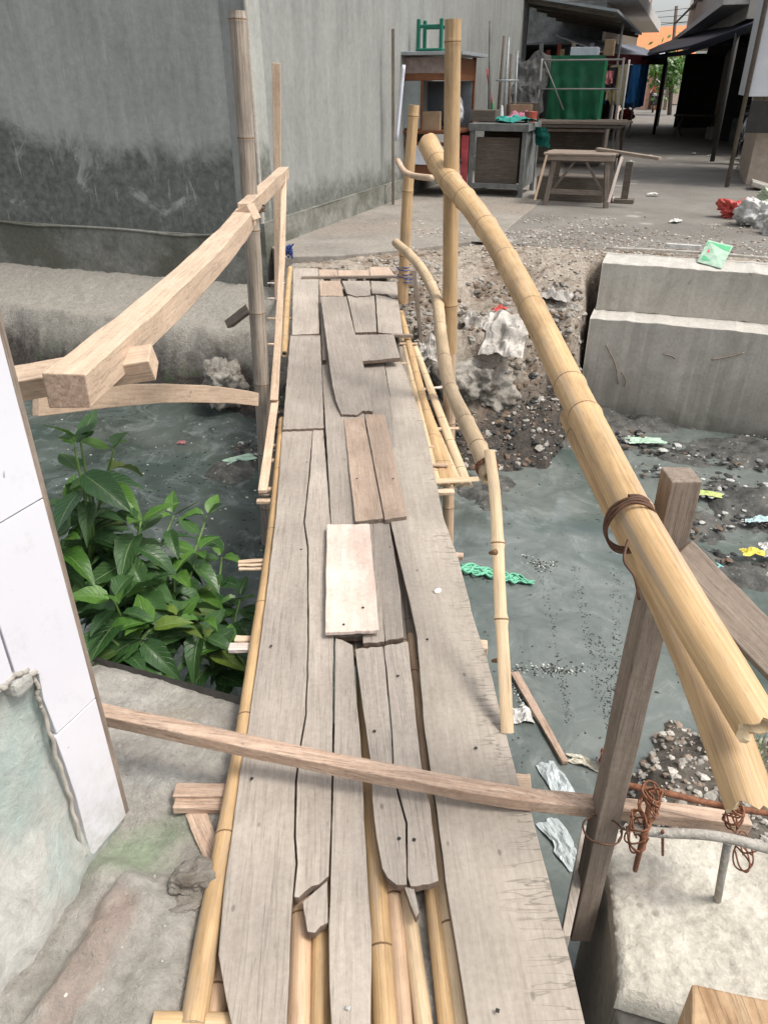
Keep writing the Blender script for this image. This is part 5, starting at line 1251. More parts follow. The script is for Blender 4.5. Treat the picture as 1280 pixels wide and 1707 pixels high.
crumple('teal_cloth', UV(u+.52, v+.35, SZ+.75), .25, .5, M['teal'], 'teal cloth corner hanging off the right end of the vendor table', 'cloth', .2, seed=4, h=.04, tilt=Matrix.Rotation(R(75), 4, 'Y'))
tag(box('steel_grill', UV(u-.30, v+.55, SZ+.93), (.35, .4, .14), M['dark_wood'], None, RZ), 'small dark grill box on the left of the grey vendor table', 'grill')
# tools and poles leaning on the wall behind
for i, (x0, y0, x1, y1, mt, lb) in enumerate([(815, 215, 817, 35, 'grey_paint', 'thin grey pole leaning on the wall, leftmost behind the vendor table'), (828, 215, 840, 60, 'dark_wood', 'dark pole with pointed tip behind the vendor table'),
        (838, 215, 848, 62, 'zinc', 'pale metal pole beside the dark pointed one'), (846, 215, 852, 90, 'dark_wood', 'second dark stick from the right behind the vendor table'), (856, 215, 862, 85, 'zinc', 'rightmost pale pole leaning behind the vendor table'),
        (822, 200, 812, 115, 'redp', 'short reddish stick among the poles behind the vendor table')]):
    tag(tube('pole', [PYY(x0, y0, 14+.15*i), PYY(x1, y1, 14.2+.15*i)], .03, M[mt], seg=7, r1=.02), lb, 'pole')
tag(tube('pole_clamp', [PYY(826, 134, 13.8), PYY(864, 134, 13.8)], .015, M['zinc'], seg=6), 'horizontal metal bar holding the leaning poles', 'bar')
M['sack_grey'] = plain('grey_sacking', (.13, .13, .125), .85, .4, 6, bstr=.8); M['pink'] = plain('pink_cloth', (.50, .20, .28), .8)
crumple('grey_sheet', PYY(884, 140, 16.5), .65, .95, M['sack_grey'], 'bundle of grey plastic sheeting hanging between the poles and the green tarpaulin', 'sheeting', RZ, seed=21, h=.07, tilt=Matrix.Rotation(R(80), 4, 'X'))
tag(box('carton', PYY(862, 196, 14.6), (.5, .3, .20), M['carton'], None, RZ), 'brown carton on the pink cloth behind the vendor table', 'box')
crumple('pink_cloth', PYY(866, 198, 14.2), .45, .4, M['pink'], 'pink cloth draped over a box behind the vendor table', 'cloth', 0, seed=23, h=.06)
tag(box('crate_stack', PYY(868, 230, 14.8), (.5, .4, .55), M['dark_wood'], None, RZ), 'dark crate under the pink cloth', 'crate')

# --- stacked planks table
e, u, v = table(955, 282, 1.55, 1.3, .74, 'long low dark timber bench stacked with planks behind the small bench', 'bench', M['dark_wood'])
e_st = e
for k in range(6):
    o = box('loose_plank', UV(u+random.uniform(-.1, .1), v+.08+k*.2, SZ+.75+.0*k), (1.6+random.uniform(-.1, .25), .18, .035+.02*random.random()), M['beam_grey'], None, RZ+random.uniform(-.05, .05))
    tag(o, ['loose grey plank on the long dark bench, nearest to the camera', 'loose grey plank on the dark bench, second from the front', 'loose grey plank in the middle of the dark bench, third from the front', 'loose grey plank on the dark bench, fourth from the front', 'loose grey plank on the dark bench, fifth from the front', 'loose grey plank on the long dark bench, farthest back below the green tarpaulin'][k], 'plank', 'planks stacked on the long bench')
for k, (a, h_, r_, c_, lb) in enumerate([(-.25, .24, .035, (.05, .2, .07), 'green glass bottle on the grey vendor table'), (-.12, .2, .04, (.5, .5, .5), 'pale plastic bottle on the grey vendor table'), (.3, .13, .08, (.35, .07, .05), 'low red basin on the right half of the grey vendor table')]):
    tu, tv = toUV(gz(822, 330)); p_ = UV(tu+a, tv+.7, SZ+.92)
    tag(tube('bottle' if k < 2 else 'basin', [p_, p_+Vector((0, 0, h_*.65)), p_+Vector((0, 0, h_))], r_, plain('vessel_%d' % k, c_, .3), seg=12, r1=r_*(.4 if k < 2 else 1.2)), lb, 'bottle' if k < 2 else 'basin')
# --- small slatted bench in front
bc = gz(957, 345); bu, bv = toUV(bc)
sb = empty('slatted_bench', UV(bu, bv+.3, SZ), 'small weathered slatted bench with splayed legs standing on the gravel edge', 'bench')
bw, bd, bh = .88, .70, .60
for k in range(9): box('slat', UV(bu-.02, bv+.02+k*.075, SZ+bh), (bw+random.uniform(-.05, .05), .055, .022), M['beam_grey'], sb, RZ+random.uniform(-.02, .02))
for a in (-1, 1):
    for b_ in (0, 1): bar('leg', UV(bu+a*(bw/2-.05), bv+.03+b_*.55, SZ), UV(bu+a*(bw/2-.12), bv+.06+b_*.5, SZ+bh), .06, .05, M['dark_wood'], sb, up=(0, 1, 0))
bar('stretcher', UV(bu-.36, bv+.05, SZ+.17), UV(bu+.36, bv+.05, SZ+.17), .03, .06, M['dark_wood'], sb)
bar('brace', UV(bu-.34, bv+.08, SZ+.15), UV(bu-.02, bv+.06, SZ+bh), .03, .03, M['dark_wood'], sb); bar('brace', UV(bu+.34, bv+.08, SZ+.15), UV(bu+.02, bv+.06, SZ+bh), .03, .03, M['dark_wood'], sb)
bar('apron', UV(bu-.42, bv+.02, SZ+bh-.03), UV(bu+.42, bv+.02, SZ+bh-.03), .03, .06, M['beam_grey'], sb)
tag(bar('leaning_slat', UV(bu+.42, bv-.06, SZ+.08), UV(bu+.50, bv-.0, SZ+bh), .035, .02, M['slat_white'], None, up=(0, 1, 0)), 'pale slat leaning against the right leg of the small slatted bench', 'slat')
tag(bar('leaning_slat', UV(bu-.52, bv-.0, SZ+.06), UV(bu-.42, bv-.0, SZ+bh), .03, .02, M['slat'], None, up=(0, 1, 0)), 'tan slat leaning against the left leg of the small slatted bench', 'slat')
tag(bar('long_plank', UV(bu+.15, bv+.45, SZ+bh+.05), UV(bu+.95, bv+.15, SZ+bh-.02), .10, .035, M['beam_grey']), 'short plank bridging the slatted bench and the iron trestle', 'plank')
ts = empty('trestle', gz(1040, 340), 'rusty iron trestle foot standing right of the slatted bench', 'trestle')
pz = gz(1039, 338); box('post', pz, (.09, .07, .50), M['dark_wood'], ts, RZ); box('foot', pz, (.26, .20, .05), M['dark_wood'], ts, RZ)
tag(box('pallet', UV(bu-.15, bv+.75, SZ), (.9, .5, .30), M['dark_wood'], None, RZ), 'dark low pallet behind the slatted bench', 'pallet')
# pavement slab on the left of the street
pav = [gz(470, 430), gz(560, 428), gz(700, 415), gz(828, 398), gz(905, 332), gz(930, 300), UV(-2.2, 17, SZ), UV(UB+.02, 17, SZ), UV(UB+.02, VB+.1, SZ)]
o = poly_prism('pavement', [p+Vector((0, 0, .012)) for p in pav], .5, rough_mat('dusty_pavement', (.18, .162, .138), (.30, .275, .24), 1.6, .9, .6, .012, 30, c2=(.25, .215, .18), pores=12), None, bevel=.01, nsub=.2, jag=.01); o['kind'] = 'structure'

# --- green tarpaulin over a frame
M['tarp_g'] = plain('green_tarpaulin', (.006, .115, .048), .5, .35, 5, bstr=.3); M['frame'] = plain('grey_frame', (.30, .29, .27), .6, .2)
tg = UV(0, 0, 0)
gc = PYY(960, 215, 16.5); gu, gv = toUV(gc)
gt = empty('green_tarpaulin', gc, 'dark green tarpaulin hung with folds over a stall frame', 'tarpaulin')
def drape(name, u0, u1, v, z1, z0_, mat, parent, fold=.05, seed=0, n=46, nrm=-1, depth=.5):
    vs_, fs = [], []
    for j in range(21):
        for i in range(n+1):
            s = i/n; t_ = j/20; u = u0+(u1-u0)*s; f = fold*(math.sin(s*9+2.5*t_+seed)+.6*math.sin(s*23-4*t_+seed*2)+.6*fb(s*3, t_*3, seed))*(.15+t_)
            vs_.append(UV(u, v+nrm*f, z1+(z0_-z1)*t_+.02*math.sin(s*15)*t_))
    for j in range(20):
        for i in range(n): a = j*(n+1)+i; fs.append((a, a+n+1, a+n+2, a+1))
    k = len(vs_); vs_ += [v_+UV(0, .006, 0) for v_ in vs_[:k]]; fs += [tuple(q+k for q in f[::-1]) for f in fs]
    return mesh(name, vs_, fs, mat, parent, smooth=True)
# size from the picture
zt = PYY(960, 92, 16.3).z; zl = PYY(960, 212, 16.3).z; uL = toUV(PYY(914, 150, 16.5))[0]; uR = toUV(PYY(1001, 150, 16.1))[0]; vv0 = toUV(PYY(960, 150, 16.3))[1]
drape('front_sheet', uL, uR, vv0, zt, zl, M['tarp_g'], gt, .05, 1)
box('frame_box', UV((uL+uR)/2, vv0+.65, zl), (abs(uR-uL)-.1, 1.1, zt-zl-.02), M['tarp_g'], gt, RZ, bevel=.05)
sf = empty('metal_rack', UV(uL, vv0-.15, SZ), 'thin grey metal stall frame in front of the green tarpaulin', 'frame')
for x in (uL-.15, uR+.35): tube('upright', [UV(x, vv0-.15, SZ), UV(x, vv0-.15, zt-.05)], .022, M['frame'], sf, seg=6)
for z in (zt-.08, zt-.55, zl+.12): tube('crossbar', [UV(uL-.15, vv0-.15, z), UV(uR+.35, vv0-.15, z)], .016, M['frame'], sf, seg=6)
tube('diagonal', [UV(uL-.1, vv0-.16, zt-.1), UV(uL+.35, vv0-.16, zt-.9)], .014, M['frame'], sf, seg=6)
for x in (uL-.15, uR+.35): tube('upright', [UV(x, vv0+1.2, SZ), UV(x, vv0+1.2, zt-.05)], .022, M['frame'], sf, seg=6)
tag(box('plank_shelf', UV((uL+uR)/2, vv0-.2, zl-.06), (1.4, .5, .05), M['slat_white'], None, RZ), 'pale shelf board under the green tarpaulin', 'shelf')
tag(box('stall_counter', UV((uL+uR)/2, vv0+.5, SZ), (1.3, 1.2, zl-.08-SZ), M['dark_wood'], None, RZ), 'dark counter below the green tarpaulin', 'counter')
tag(box('white_box', UV(uL+.55, vv0+.5, zt), (.5, .4, .14), M['white_panel'], None, RZ), 'low white box resting on top of the green tarpaulin', 'box')
tag(box('carton', UV(uL+1.0, vv0+.5, zt), (.18, .2, .26), M['carton'], None, RZ), 'small tan carton standing on the green tarpaulin', 'box')

# ---- shop house with deep awning, behind the tarpaulin
def build_shop():
    U0 = UB; V0 = VB+12
    e = empty('shop_house', UV(U0, V0+3, SZ), 'low shop with dark open front and wide corrugated awning at the upper centre', 'shop')
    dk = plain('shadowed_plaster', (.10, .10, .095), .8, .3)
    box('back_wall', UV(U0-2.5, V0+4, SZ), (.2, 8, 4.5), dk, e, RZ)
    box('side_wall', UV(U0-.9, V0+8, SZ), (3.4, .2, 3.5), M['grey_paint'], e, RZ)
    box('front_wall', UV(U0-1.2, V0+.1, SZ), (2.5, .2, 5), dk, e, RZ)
    # awning
    z1 = PYY(900, 14, 18.6).z
    aw = mesh('awning', [UV(U0-.4, V0-.2, z1+.25), UV(U0+1.9, V0-.2, z1-.12), UV(U0+1.9, V0+8, z1-.12), UV(U0-.4, V0+8, z1+.25), UV(U0-.4, V0-.2, z1+.30), UV(U0+1.9, V0-.2, z1-.07), UV(U0+1.9, V0+8, z1-.07), UV(U0-.4, V0+8, z1+.30)],
              [(3, 2, 1, 0), (4, 5, 6, 7), (0, 1, 5, 4), (1, 2, 6, 5), (2, 3, 7, 6), (3, 0, 4, 7)], M['zinc'], e)
    for k in range(6): bar('rafter', UV(U0-.3, V0+k*1.5, z1+.19), UV(U0+1.85, V0+k*1.5, z1-.17), .05, .06, M['dark_wood'], e)
    tube('awning_post', [UV(U0+1.8, V0+2.5, SZ), UV(U0+1.8, V0+2.5, z1-.1)], .03, M['frame'], e, seg=6)
    box('shutter', UV(U0-.5, V0+2.0, SZ+1.3), (.06, 1.6, .9), plain('teal_shutter', (.01, .12, .12), .6), e, RZ)
    box('display_case', UV(U0+.2, V0+5.5, SZ), (.9, 1.2, 1.5), dk, e, RZ)
    for k in range(3): box('shelf_row', UV(U0-.2+.0*k, V0+7.7, SZ+1.2+.4*k), (1.8, .3, .06), M['white_panel'], e, RZ)
    cols = [(.5, .5, .48), (.35, .08, .06), (.45, .36, .2), (.05, .16, .3), (.3, .3, .3), (.55, .45, .35)]
    gm = [plain('goods_%d' % i, c, .6, .3) for i, c in enumerate(cols)]
    for k in range(26):
        box('goods_box', UV(U0-1.0+random.uniform(0, 2.3), V0+7.3+random.uniform(-.2, .1), SZ+random.choice((.9, 1.27, 1.67, 2.07))), (random.uniform(.12, .3), .15, random.uniform(.15, .34)), random.choice(gm), e, RZ)
    for k in range(12):
        x = U0+.2+k*.12; zz = SZ+1.9-.3*(k % 3)*.4
        box('hanging_pouch', UV(x, V0+1.2+.3*(k % 2), zz), (.09, .05, .3), random.choice(gm), e, RZ)
    box('price_card', UV(U0+1.1, V0+.4, SZ+1.75), (.16, .01, .34), M['white_panel'], e, RZ)
    return U0, V0, z1
U0s, V0s, z1s = build_shop()
def phouse(name, x0, x1, Y, ytop, label, mat, depth=4.0, cat='house', ybot=None):
    a, b_ = PYY(x0, 150, Y), PYY(x1, 150, Y); z = PYY((x0+x1)/2, ytop, Y).z; wd = (b_-a).length; c = (a+b_)/2
    e = empty(name, Vector((c.x, c.y+depth/2, SZ)), label, cat)
    box('wall', Vector((c.x, c.y+depth/2, SZ)), (wd, depth, z-SZ), mat, e, 0)
    return e, c, wd, z
M['cream'] = plain('cream_wall', (.42, .34, .27), .8, .2); M['peach'] = plain('peach_wall', (.62, .36, .25), .8, .15); M['orange_roof'] = plain('orange_roof', (.58, .20, .08), .8, .2)
M['white_wall'] = plain('white_wall', (.55, .56, .58), .7, .1, 2); M['dark_tarp'] = plain('dark_blue_tarp', (.006, .008, .018), .6, .3, 3); M['blue'] = plain('blue_tarp', (.03, .16, .48), .5, .4, 4, bstr=.3); M['black'] = plain('black_goods_and_shade', (.03, .027, .025), .7, .4, 4)  # black serves dark things and also the painted shade inside the open shop
# two-storey terrace on the left of the far street
tb = empty('terrace_house', PYY(1040, 190, 34), 'peach and cream two storey terrace house with a tiled eave, far left of the street', 'house')
def ubx(name, u0, u1, v0, v1, z0_, z1_, mat, parent): return box(name, UV((u0+u1)/2, (v0+v1)/2, z0_), (u1-u0, v1-v0, z1_-z0_), mat, parent, RZ)
ut = toUV(PYY(1052, 90, 33))[0]
ubx('lower_wall', ut-5, ut-.6, 30, 45, SZ, 3.9, M['cream'], tb); ubx('upper_wall', ut-5, ut-.2, 30, 46, 4.3, 8.5, M['peach'], tb); ubx('eave', ut-5, ut+.35, 28.5, 46, 3.9, 4.3, M['pale_paint'], tb)
for k in range(7): ubx('pilaster', ut-.2, ut-.08, 30.4+k*2.2, 30.9+k*2.2, 4.3, 8.5, M['pale_paint'], tb)
for k in range(4): 
    wdo = ubx('window', ut-.2, ut-.12, 31.3+k*4.4, 32.2+k*4.4, 5.2, 6.8, M['glass'], tb)
# low roofs left of it
lo = empty('lean_to', UV(ut-1.0, 24.5, SZ), 'grey sheet metal lean-to roof over dark stalls in front of the terrace', 'stall')
ubx('roof_sheet', ut-3.0, ut+.2, 24, 29, 2.55, 2.62, M['zinc'], lo); ubx('back_wall', ut-3, ut-2.8, 24, 29, SZ, 2.5, M['black'], lo); ubx('counter', ut-2.0, ut-.2, 25, 28, SZ, 1.1, M['dark_wood'], lo)
for v_ in (24.1, 28.9): tube('post', [UV(ut+.1, v_, SZ), UV(ut+.1, v_, 2.55)], .04, M['frame'], lo, seg=6)
# red awning strip and pale awnings
aw = empty('red_awning', PYY(1020, 100, 22), 'narrow maroon awning over the stalls beside the green tarpaulin', 'awning')
A_, B_ = PYY(1000, 97, 20), PYY(1110, 102, 30)
bar('valance', A_, B_, .06, .22, plain('maroon_cloth', (.14, .012, .02), .7), aw); 
for t_ in (.02, .5, .98):
    p = A_.lerp(B_, t_); tube('post', [Vector((p.x, p.y, SZ)), p], .025, M['frame'], aw, seg=6)
mesh('canopy', [A_+Vector((0, 0, .10)), B_+Vector((0, 0, .10)), B_+Vector((-1.0, .4, .45)), A_+Vector((-1.0, .4, .45)), A_+Vector((0, 0, .13)), B_+Vector((0, 0, .13)), B_+Vector((-1.0, .4, .48)), A_+Vector((-1.0, .4, .48))], [(3, 2, 1, 0), (4, 5, 6, 7), (0, 1, 5, 4), (1, 2, 6, 5), (2, 3, 7, 6), (3, 0, 4, 7)], M['white_panel'], aw)
aw2 = empty('pale_awning', PYY(1085, 96, 34), 'pale blue white awning stretched across the far street', 'awning')
p0, p1, p2, p3 = PYY(1058, 100, 33), PYY(1112, 104, 33), PYY(1112, 88, 36), PYY(1062, 92, 36)
mesh('sheet', [p0, p1, p2, p3, p0+Vector((0, 0, .05)), p1+Vector((0, 0, .05)), p2+Vector((0, 0, .05)), p3+Vector((0, 0, .05))], [(3, 2, 1, 0), (4, 5, 6, 7), (0, 1, 5, 4), (1, 2, 6, 5), (2, 3, 7, 6), (3, 0, 4, 7)], M['white_panel'], aw2)
for p in (p0, p1): tube('post', [Vector((p.x, p.y, SZ)), p], .05, M['frame'], aw2, seg=6)
# hanging clothes at the left side of the street
cl = [(1024, 110, 168, 'cream_cl', (.45, .38, .22), 20, 'cream garment hanging at the stall left of the far street'), (1031, 108, 175, 'sand_cl', (.55, .48, .30), 21, 'pale yellow garment hanging beside the cream one'), (1038, 115, 165, 'navy_cl', (.015, .03, .11), 22, 'navy blue garment among the hanging clothes'),
      (1046, 108, 172, 'blue_cl', (.03, .18, .45), 24, 'bright blue tarpaulin strip hanging by the street, nearest one'), (1054, 108, 180, 'blue2_cl', (.05, .26, .55), 27, 'bright blue tarpaulin strip hanging by the street, middle one'), (1063, 107, 178, 'blue3_cl', (.02, .14, .42), 30, 'bright blue tarpaulin strip hanging by the street, farthest one'),
      (1014, 112, 150, 'black_cl', (.02, .02, .02), 19.5, 'black garment hanging nearest the stall frame'), (1007, 118, 140, 'pink_cl', (.45, .15, .16), 19, 'pink and white garment hanging right of the green tarpaulin')]
for (x, ya, yb, nm, c, Y, lb) in cl:
    uu, v_ = toUV(PYY(x, 140, Y)); za, zc = PYY(x, ya, Y).z, PYY(x, yb, Y).z; w_ = .16 if 'blue' not in nm else .28
    o = drape('hanging_cloth', uu-w_, uu+w_, v_, za, max(zc, SZ+.05), plain(nm, c, .7, .2), None, .05, x, n=16); tag(o, lb, 'cloth')
tag(tube('clothes_line', [PYY(1004, 108, 19), PYY(1068, 106, 32)], .012, M['dark_wood'], seg=5), 'line from which clothes and tarpaulin strips hang', 'line')
tag(box('stall_cupboard', gz(1015, 222)+Vector((-.4, .6, 0)), (.9, 1.0, 1.2), M['dark_wood'], None, RZ), 'dark cupboard under the hanging clothes', 'cupboard')
rock('red_bag', gz(1040, 214)+Vector((0, 0, .45)), (.22, .2, .18), M['pl_r'], 'red bag hanging low beside the dark cupboard', 'bag', 3, amp=.3)
# far houses closing the view
fe, c, wd, z = phouse('far_house', 1058, 1150, 75, 92, 'orange roofed house closing the far end of the street', M['cream'], 8)
A_, B_ = PYY(1050, 96, 74), PYY(1160, 92, 74); C_, D_ = PYY(1150, 42, 80), PYY(1062, 47, 80)
poly = [A_, B_, C_, D_]; mesh('roof', poly+[p-Vector((0, 0, .3)) for p in poly], [(0, 1, 2, 3), (7, 6, 5, 4), (0, 4, 5, 1), (1, 5, 6, 2), (2, 6, 7, 3), (3, 7, 4, 0)], M['orange_roof'], fe)
for k, (x0, x1, Y, yt, mt, lb) in enumerate([(1078, 1095, 58, 106, 'peach', 'small orange brick stall front at the end of the street'), (1096, 1106, 57, 110, 'orange_roof', 'narrow rusty orange stall right of the brick one'), (1107, 1118, 56, 112, 'cream', 'cream hut beside the street tree')]):
    e, c, wd, z = phouse('street_stall', x0, x1, Y, yt, lb, M[mt], 2, 'stall')
    box('door', Vector((c.x, c.y-.03, SZ)), (wd*.35, .05, (z-SZ)*.6), M['dark_wood'], e, 0, bevel=0); box('eave', Vector((c.x, c.y-.2, z)), (wd*1.15, .6, .12), M['cart_wood'], e, 0, bevel=0)
# small tree
tr = empty('street_tree', PYY(1118, 180, 46), 'small bright green tree behind the dark awning', 'tree'); tr_base = PYY(1118, 172, 46)
tube('trunk', [Vector((tr_base.x, tr_base.y, SZ)), PYY(1120, 125, 46)], .12, M['dark_wood'], tr, seg=7)
bmv, bmf = [], []
for _ in range(900):
    c = PYY(1119, 115, 46)+Vector((random.gauss(0, .55), random.gauss(0, .8), random.gauss(0, .5))); a = Vector((random.gauss(0, 1), random.gauss(0, 1), random.gauss(0, 1))).normalized()*.16; b_ = a.orthogonal().normalized()*.09
    k = len(bmv); bmv += [c-a, c+b_, c+a, c-b_]; bmf.append((k, k+1, k+2, k+3))
o = mesh('crown', bmv, bmf, M['leaf_y'], tr); o['kind'] = 'stuff'
# right side: dark awning, interior, white building
da = empty('dark_awning', PYY(1200, 190, 24), 'large black blue tarpaulin awning sloping down over the right side of the street', 'awning')
q = [PYY(1057, 94, 30), PYY(1150, 76, 19.5), PYY(1262, 36, 17), PYY(1262, 28, 19), PYY(1180, 42, 30), PYY(1100, 74, 34)]
mesh('tarp', q+[p-Vector((0, 0, .05)) for p in q], [(0, 1, 2, 3, 4, 5), (11, 10, 9, 8, 7, 6)]+[(i, i+6, (i+1) % 6+6, (i+1) % 6) for i in range(6)], M['dark_tarp'], da)
q2 = [PYY(1055, 97, 27), PYY(1140, 84, 19), PYY(1245, 44, 16.6), PYY(1245, 54, 16.6), PYY(1142, 92, 19), PYY(1060, 100, 27)]
mesh('fold', q2+[p+Vector((.05, .12, 0)) for p in q2], [(0, 1, 2, 3, 4, 5), (11, 10, 9, 8, 7, 6)]+[(i, i+6, (i+1) % 6+6, (i+1) % 6) for i in range(6)], M['dark_tarp'], da)
for (x, yg, Y) in ((1112, 205, 27), (1230, 252, 17.0)):
    p = PYY(x, 80 if x < 1200 else 50, Y); tube('post', [Vector((p.x, p.y, SZ)), p], .05, M['black'], da, seg=6)
ri = empty('open_shop', PYY(1190, 215, 22), 'unlit open shop under the black awning, shade painted into its walls and goods', 'shop')
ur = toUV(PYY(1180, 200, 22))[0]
ubx('back_wall', ur+2.5, ur+2.7, 19.5, 34, SZ, 2.3, M['black'], ri); ubx('end_wall', ur-1.0, ur+2.6, 33.8, 34, SZ, 2.6, M['black'], ri); ubx('ceiling', ur-.3, ur+2.6, 25, 33.8, 2.5, 2.56, M['black'], ri)  # near-black walls and ceiling: the shop's inner shade is put into the colour
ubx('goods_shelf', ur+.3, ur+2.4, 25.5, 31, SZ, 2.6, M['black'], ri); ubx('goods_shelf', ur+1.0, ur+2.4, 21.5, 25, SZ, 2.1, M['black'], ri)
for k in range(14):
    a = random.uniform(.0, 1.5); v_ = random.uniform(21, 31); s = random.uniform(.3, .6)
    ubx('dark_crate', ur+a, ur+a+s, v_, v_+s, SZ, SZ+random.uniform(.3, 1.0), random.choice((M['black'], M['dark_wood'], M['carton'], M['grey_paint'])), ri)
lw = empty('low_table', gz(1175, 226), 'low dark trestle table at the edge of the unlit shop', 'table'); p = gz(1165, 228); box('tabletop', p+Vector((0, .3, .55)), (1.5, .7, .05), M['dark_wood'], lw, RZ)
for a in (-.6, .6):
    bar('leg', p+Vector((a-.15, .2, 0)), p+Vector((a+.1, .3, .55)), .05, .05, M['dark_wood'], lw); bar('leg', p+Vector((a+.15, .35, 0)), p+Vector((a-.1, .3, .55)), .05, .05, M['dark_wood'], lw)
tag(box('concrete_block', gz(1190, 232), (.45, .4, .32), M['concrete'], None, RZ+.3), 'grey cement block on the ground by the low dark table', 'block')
wb = empty('white_building', PYY(1260, 240, 16.5), 'tall white painted building corner at the upper right edge', 'building')
uw = toUV(PYY(1232, 232, 17.5))[0]
c0, c1 = PYY(1240, 228, 17.0), PYY(1262, 228, 17.0)
nc = PYY(1247, 161, 12.5); nu_, nv_ = toUV(nc)
ubx('wall', nu_, nu_+3, nv_, nv_+3.2, nc.z, 8, M['white_wall'], wb); ubx('ground_wall', nu_+.25, nu_+3, nv_+.4, nv_+3.0, SZ, nc.z-.01, M['cream'], wb)
tube('down_pipe', [UV(nu_-.04, nv_-.05, SZ), UV(nu_-.04, nv_-.05, 8)], .035, M['dark_wood'], wb, seg=6)
ubx('grey_sign', nu_+.05, nu_+.6, nv_-.03, nv_-.01, SZ+.75, nc.z-.05, M['black'], wb)
ub = empty('upper_house', UV(0, 28, 3), 'grey beige upper storey with dark windows above the black awning', 'house')
def vseg(name, a, b_, z0_, z1_, th, mat, parent):
    a, b_ = Vector(a), Vector(b_); n_ = Vector((b_.y-a.y, -(b_.x-a.x), 0)).normalized(); q = [a, b_, b_+n_*th, a+n_*th]
    if th > 0: q.reverse()
    return mesh(name, [Vector((p.x, p.y, z0_)) for p in q]+[Vector((p.x, p.y, z1_)) for p in q], [(3, 2, 1, 0), (4, 5, 6, 7), (0, 1, 5, 4), (1, 2, 6, 5), (2, 3, 7, 6), (3, 0, 4, 7)], mat, parent)
fa, fb_ = UV(-.7, 36, 0), UV(.75, 19.5, 0); M['beige_wall'] = plain('beige_wall', (.36, .34, .31), .8, .2, 1.5)
vseg('wall', fa, fb_, 2.75, 8.5, -3.0, M['beige_wall'], ub)
for k in range(5):
    a_ = fa.lerp(fb_, .08+k*.19); b2 = fa.lerp(fb_, .18+k*.19); off_ = -uN*.06
    wf = vseg('window', a_+off_, b2+off_, 4.0, 5.6, -.05, M['grey_paint'], ub); i0, i1 = a_.lerp(b2, .12)+off_*1.6, a_.lerp(b2, .88)+off_*1.6
    vseg('pane', i0, i1, 4.1, 5.5, -.02, M['glass'], wf)
vseg('balcony', fa-uN*.5, fb_-uN*.5, 3.0, 3.12, -.5, M['pale_paint'], ub); vseg('balcony_rail', fa-uN*.5, fb_-uN*.5, 3.6, 3.65, -.04, M['dark_wood'], ub)
pass
ubx('pillar', uw+.1, uw+.3, 17.6, 18.0, SZ, 3.0, M['cream'], wb); ubx('meter_box', uw-.05, uw+.15, 16.8, 17.0, 1.0, 2.0, M['white_panel'], wb)
# bicycle
bk = empty('bicycle', gz(1226, 262), 'old dark bicycle parked under the meter box by the white building', 'bicycle')
bc_ = gz(1224, 262); bd_ = UV(.25, 1, 0).normalized()
w1 = bc_+Vector((0, 0, .32)); w2 = w1+bd_*1.05
wheel(w1, uN, .31, bk); wheel(w2, uN, .31, bk)
for a, b_ in ((w1, w1+bd_*.35+Vector((0, 0, .42))), (w1+bd_*.35+Vector((0, 0, .42)), w2+Vector((0, 0, .45))-bd_*.1), (w1+bd_*.45+Vector((0, 0, -.02)), w1+bd_*.35+Vector((0, 0, .42))), (w1+bd_*.45+Vector((0, 0, -.02)), w2+Vector((0, 0, .40))-bd_*.1), (w2, w2+Vector((0, 0, .62))-bd_*.13), (w1, w1+bd_*.45+Vector((0, 0, -.02)))):
    tube('frame_tube', [a, b_], .016, M['zinc'], bk, seg=6)
hb = w2+Vector((0, 0, .65))-bd_*.13; tube('handlebar', [hb-uN*.28, hb, hb+uN*.28], .014, M['black'], bk, seg=6); box('saddle', w1+bd_*.33+Vector((0, 0, .48)), (.14, .25, .06), M['black'], bk, RZ, bevel=.02)
box('basket', w2+bd_*.1+Vector((0, 0, .35)), (.34, .26, .24), M['black'], bk, RZ)
# tub, plinth block, rubble slabs
tub = empty('blue_tub', gz(1270, 250)+Vector((0, 0, .3)), 'dark blue plastic tub with a wooden lid on the grey cement block', 'tub')
p = gz(1275, 268); box('tub_body', p+Vector((0, .1, .36)), (.50, .45, .36), plain('blue_tub', (.015, .05, .16), .4), tub, RZ, bevel=.04); box('lid', p+Vector((0, .1, .722)), (.56, .5, .03), M['slat'], tub, RZ)
tag(box('cement_block', p+Vector((-.12, -.15, 0)), (.62, .8, .35), M['concrete'], None, RZ, bevel=.02), 'grey cement block carrying the blue tub by the right edge', 'block')
lbls = ['flat grey rubble slab, topmost of the pile by the street edge', 'flat grey rubble slab in the middle of the pile by the street edge', 'flat rubble slab, lowest and nearest of the pile by the street edge', 'broken slab at the far right of the rubble pile']
for k, (px, py) in enumerate([(1250, 288), (1262, 300), (1268, 316), (1290, 300)]):
    tag(box('rubble_slab', gz(px, py)+Vector((0, 0, .02)), (.42, .35, .07), M['concrete'], None, RZ+k*.5, bevel=.015, rot=Matrix.Rotation(k*.6, 3, 'Z') @ Matrix.Rotation(R(8+3*k), 3, 'X')), lbls[k], 'slab', 'rubble slabs by the right street edge')
# street pole and wires
tag(tube('utility_pole', [Vector((PYY(1122, 120, 60).x, 60, SZ)), PYY(1127, 10, 60)], .11, M['dark_wood'], seg=7), 'leaning utility pole against the sky beyond the orange roof', 'utility pole')
for k, (ya, yb) in enumerate([(14, 8), (22, 20), (28, 34), (36, 30)]):
    tag(tube('overhead_wire', [PYY(1075, ya+8, 58), PYY(1110, (ya+yb)/2+7, 60), PYY(1160, yb+4, 58)], .016, M['black'], seg=4), ['topmost overhead wire crossing the strip of sky', 'second overhead wire from the top in the strip of sky', 'third overhead wire from the top in the strip of sky', 'lowest overhead wire just above the orange roof'][k], 'wire')
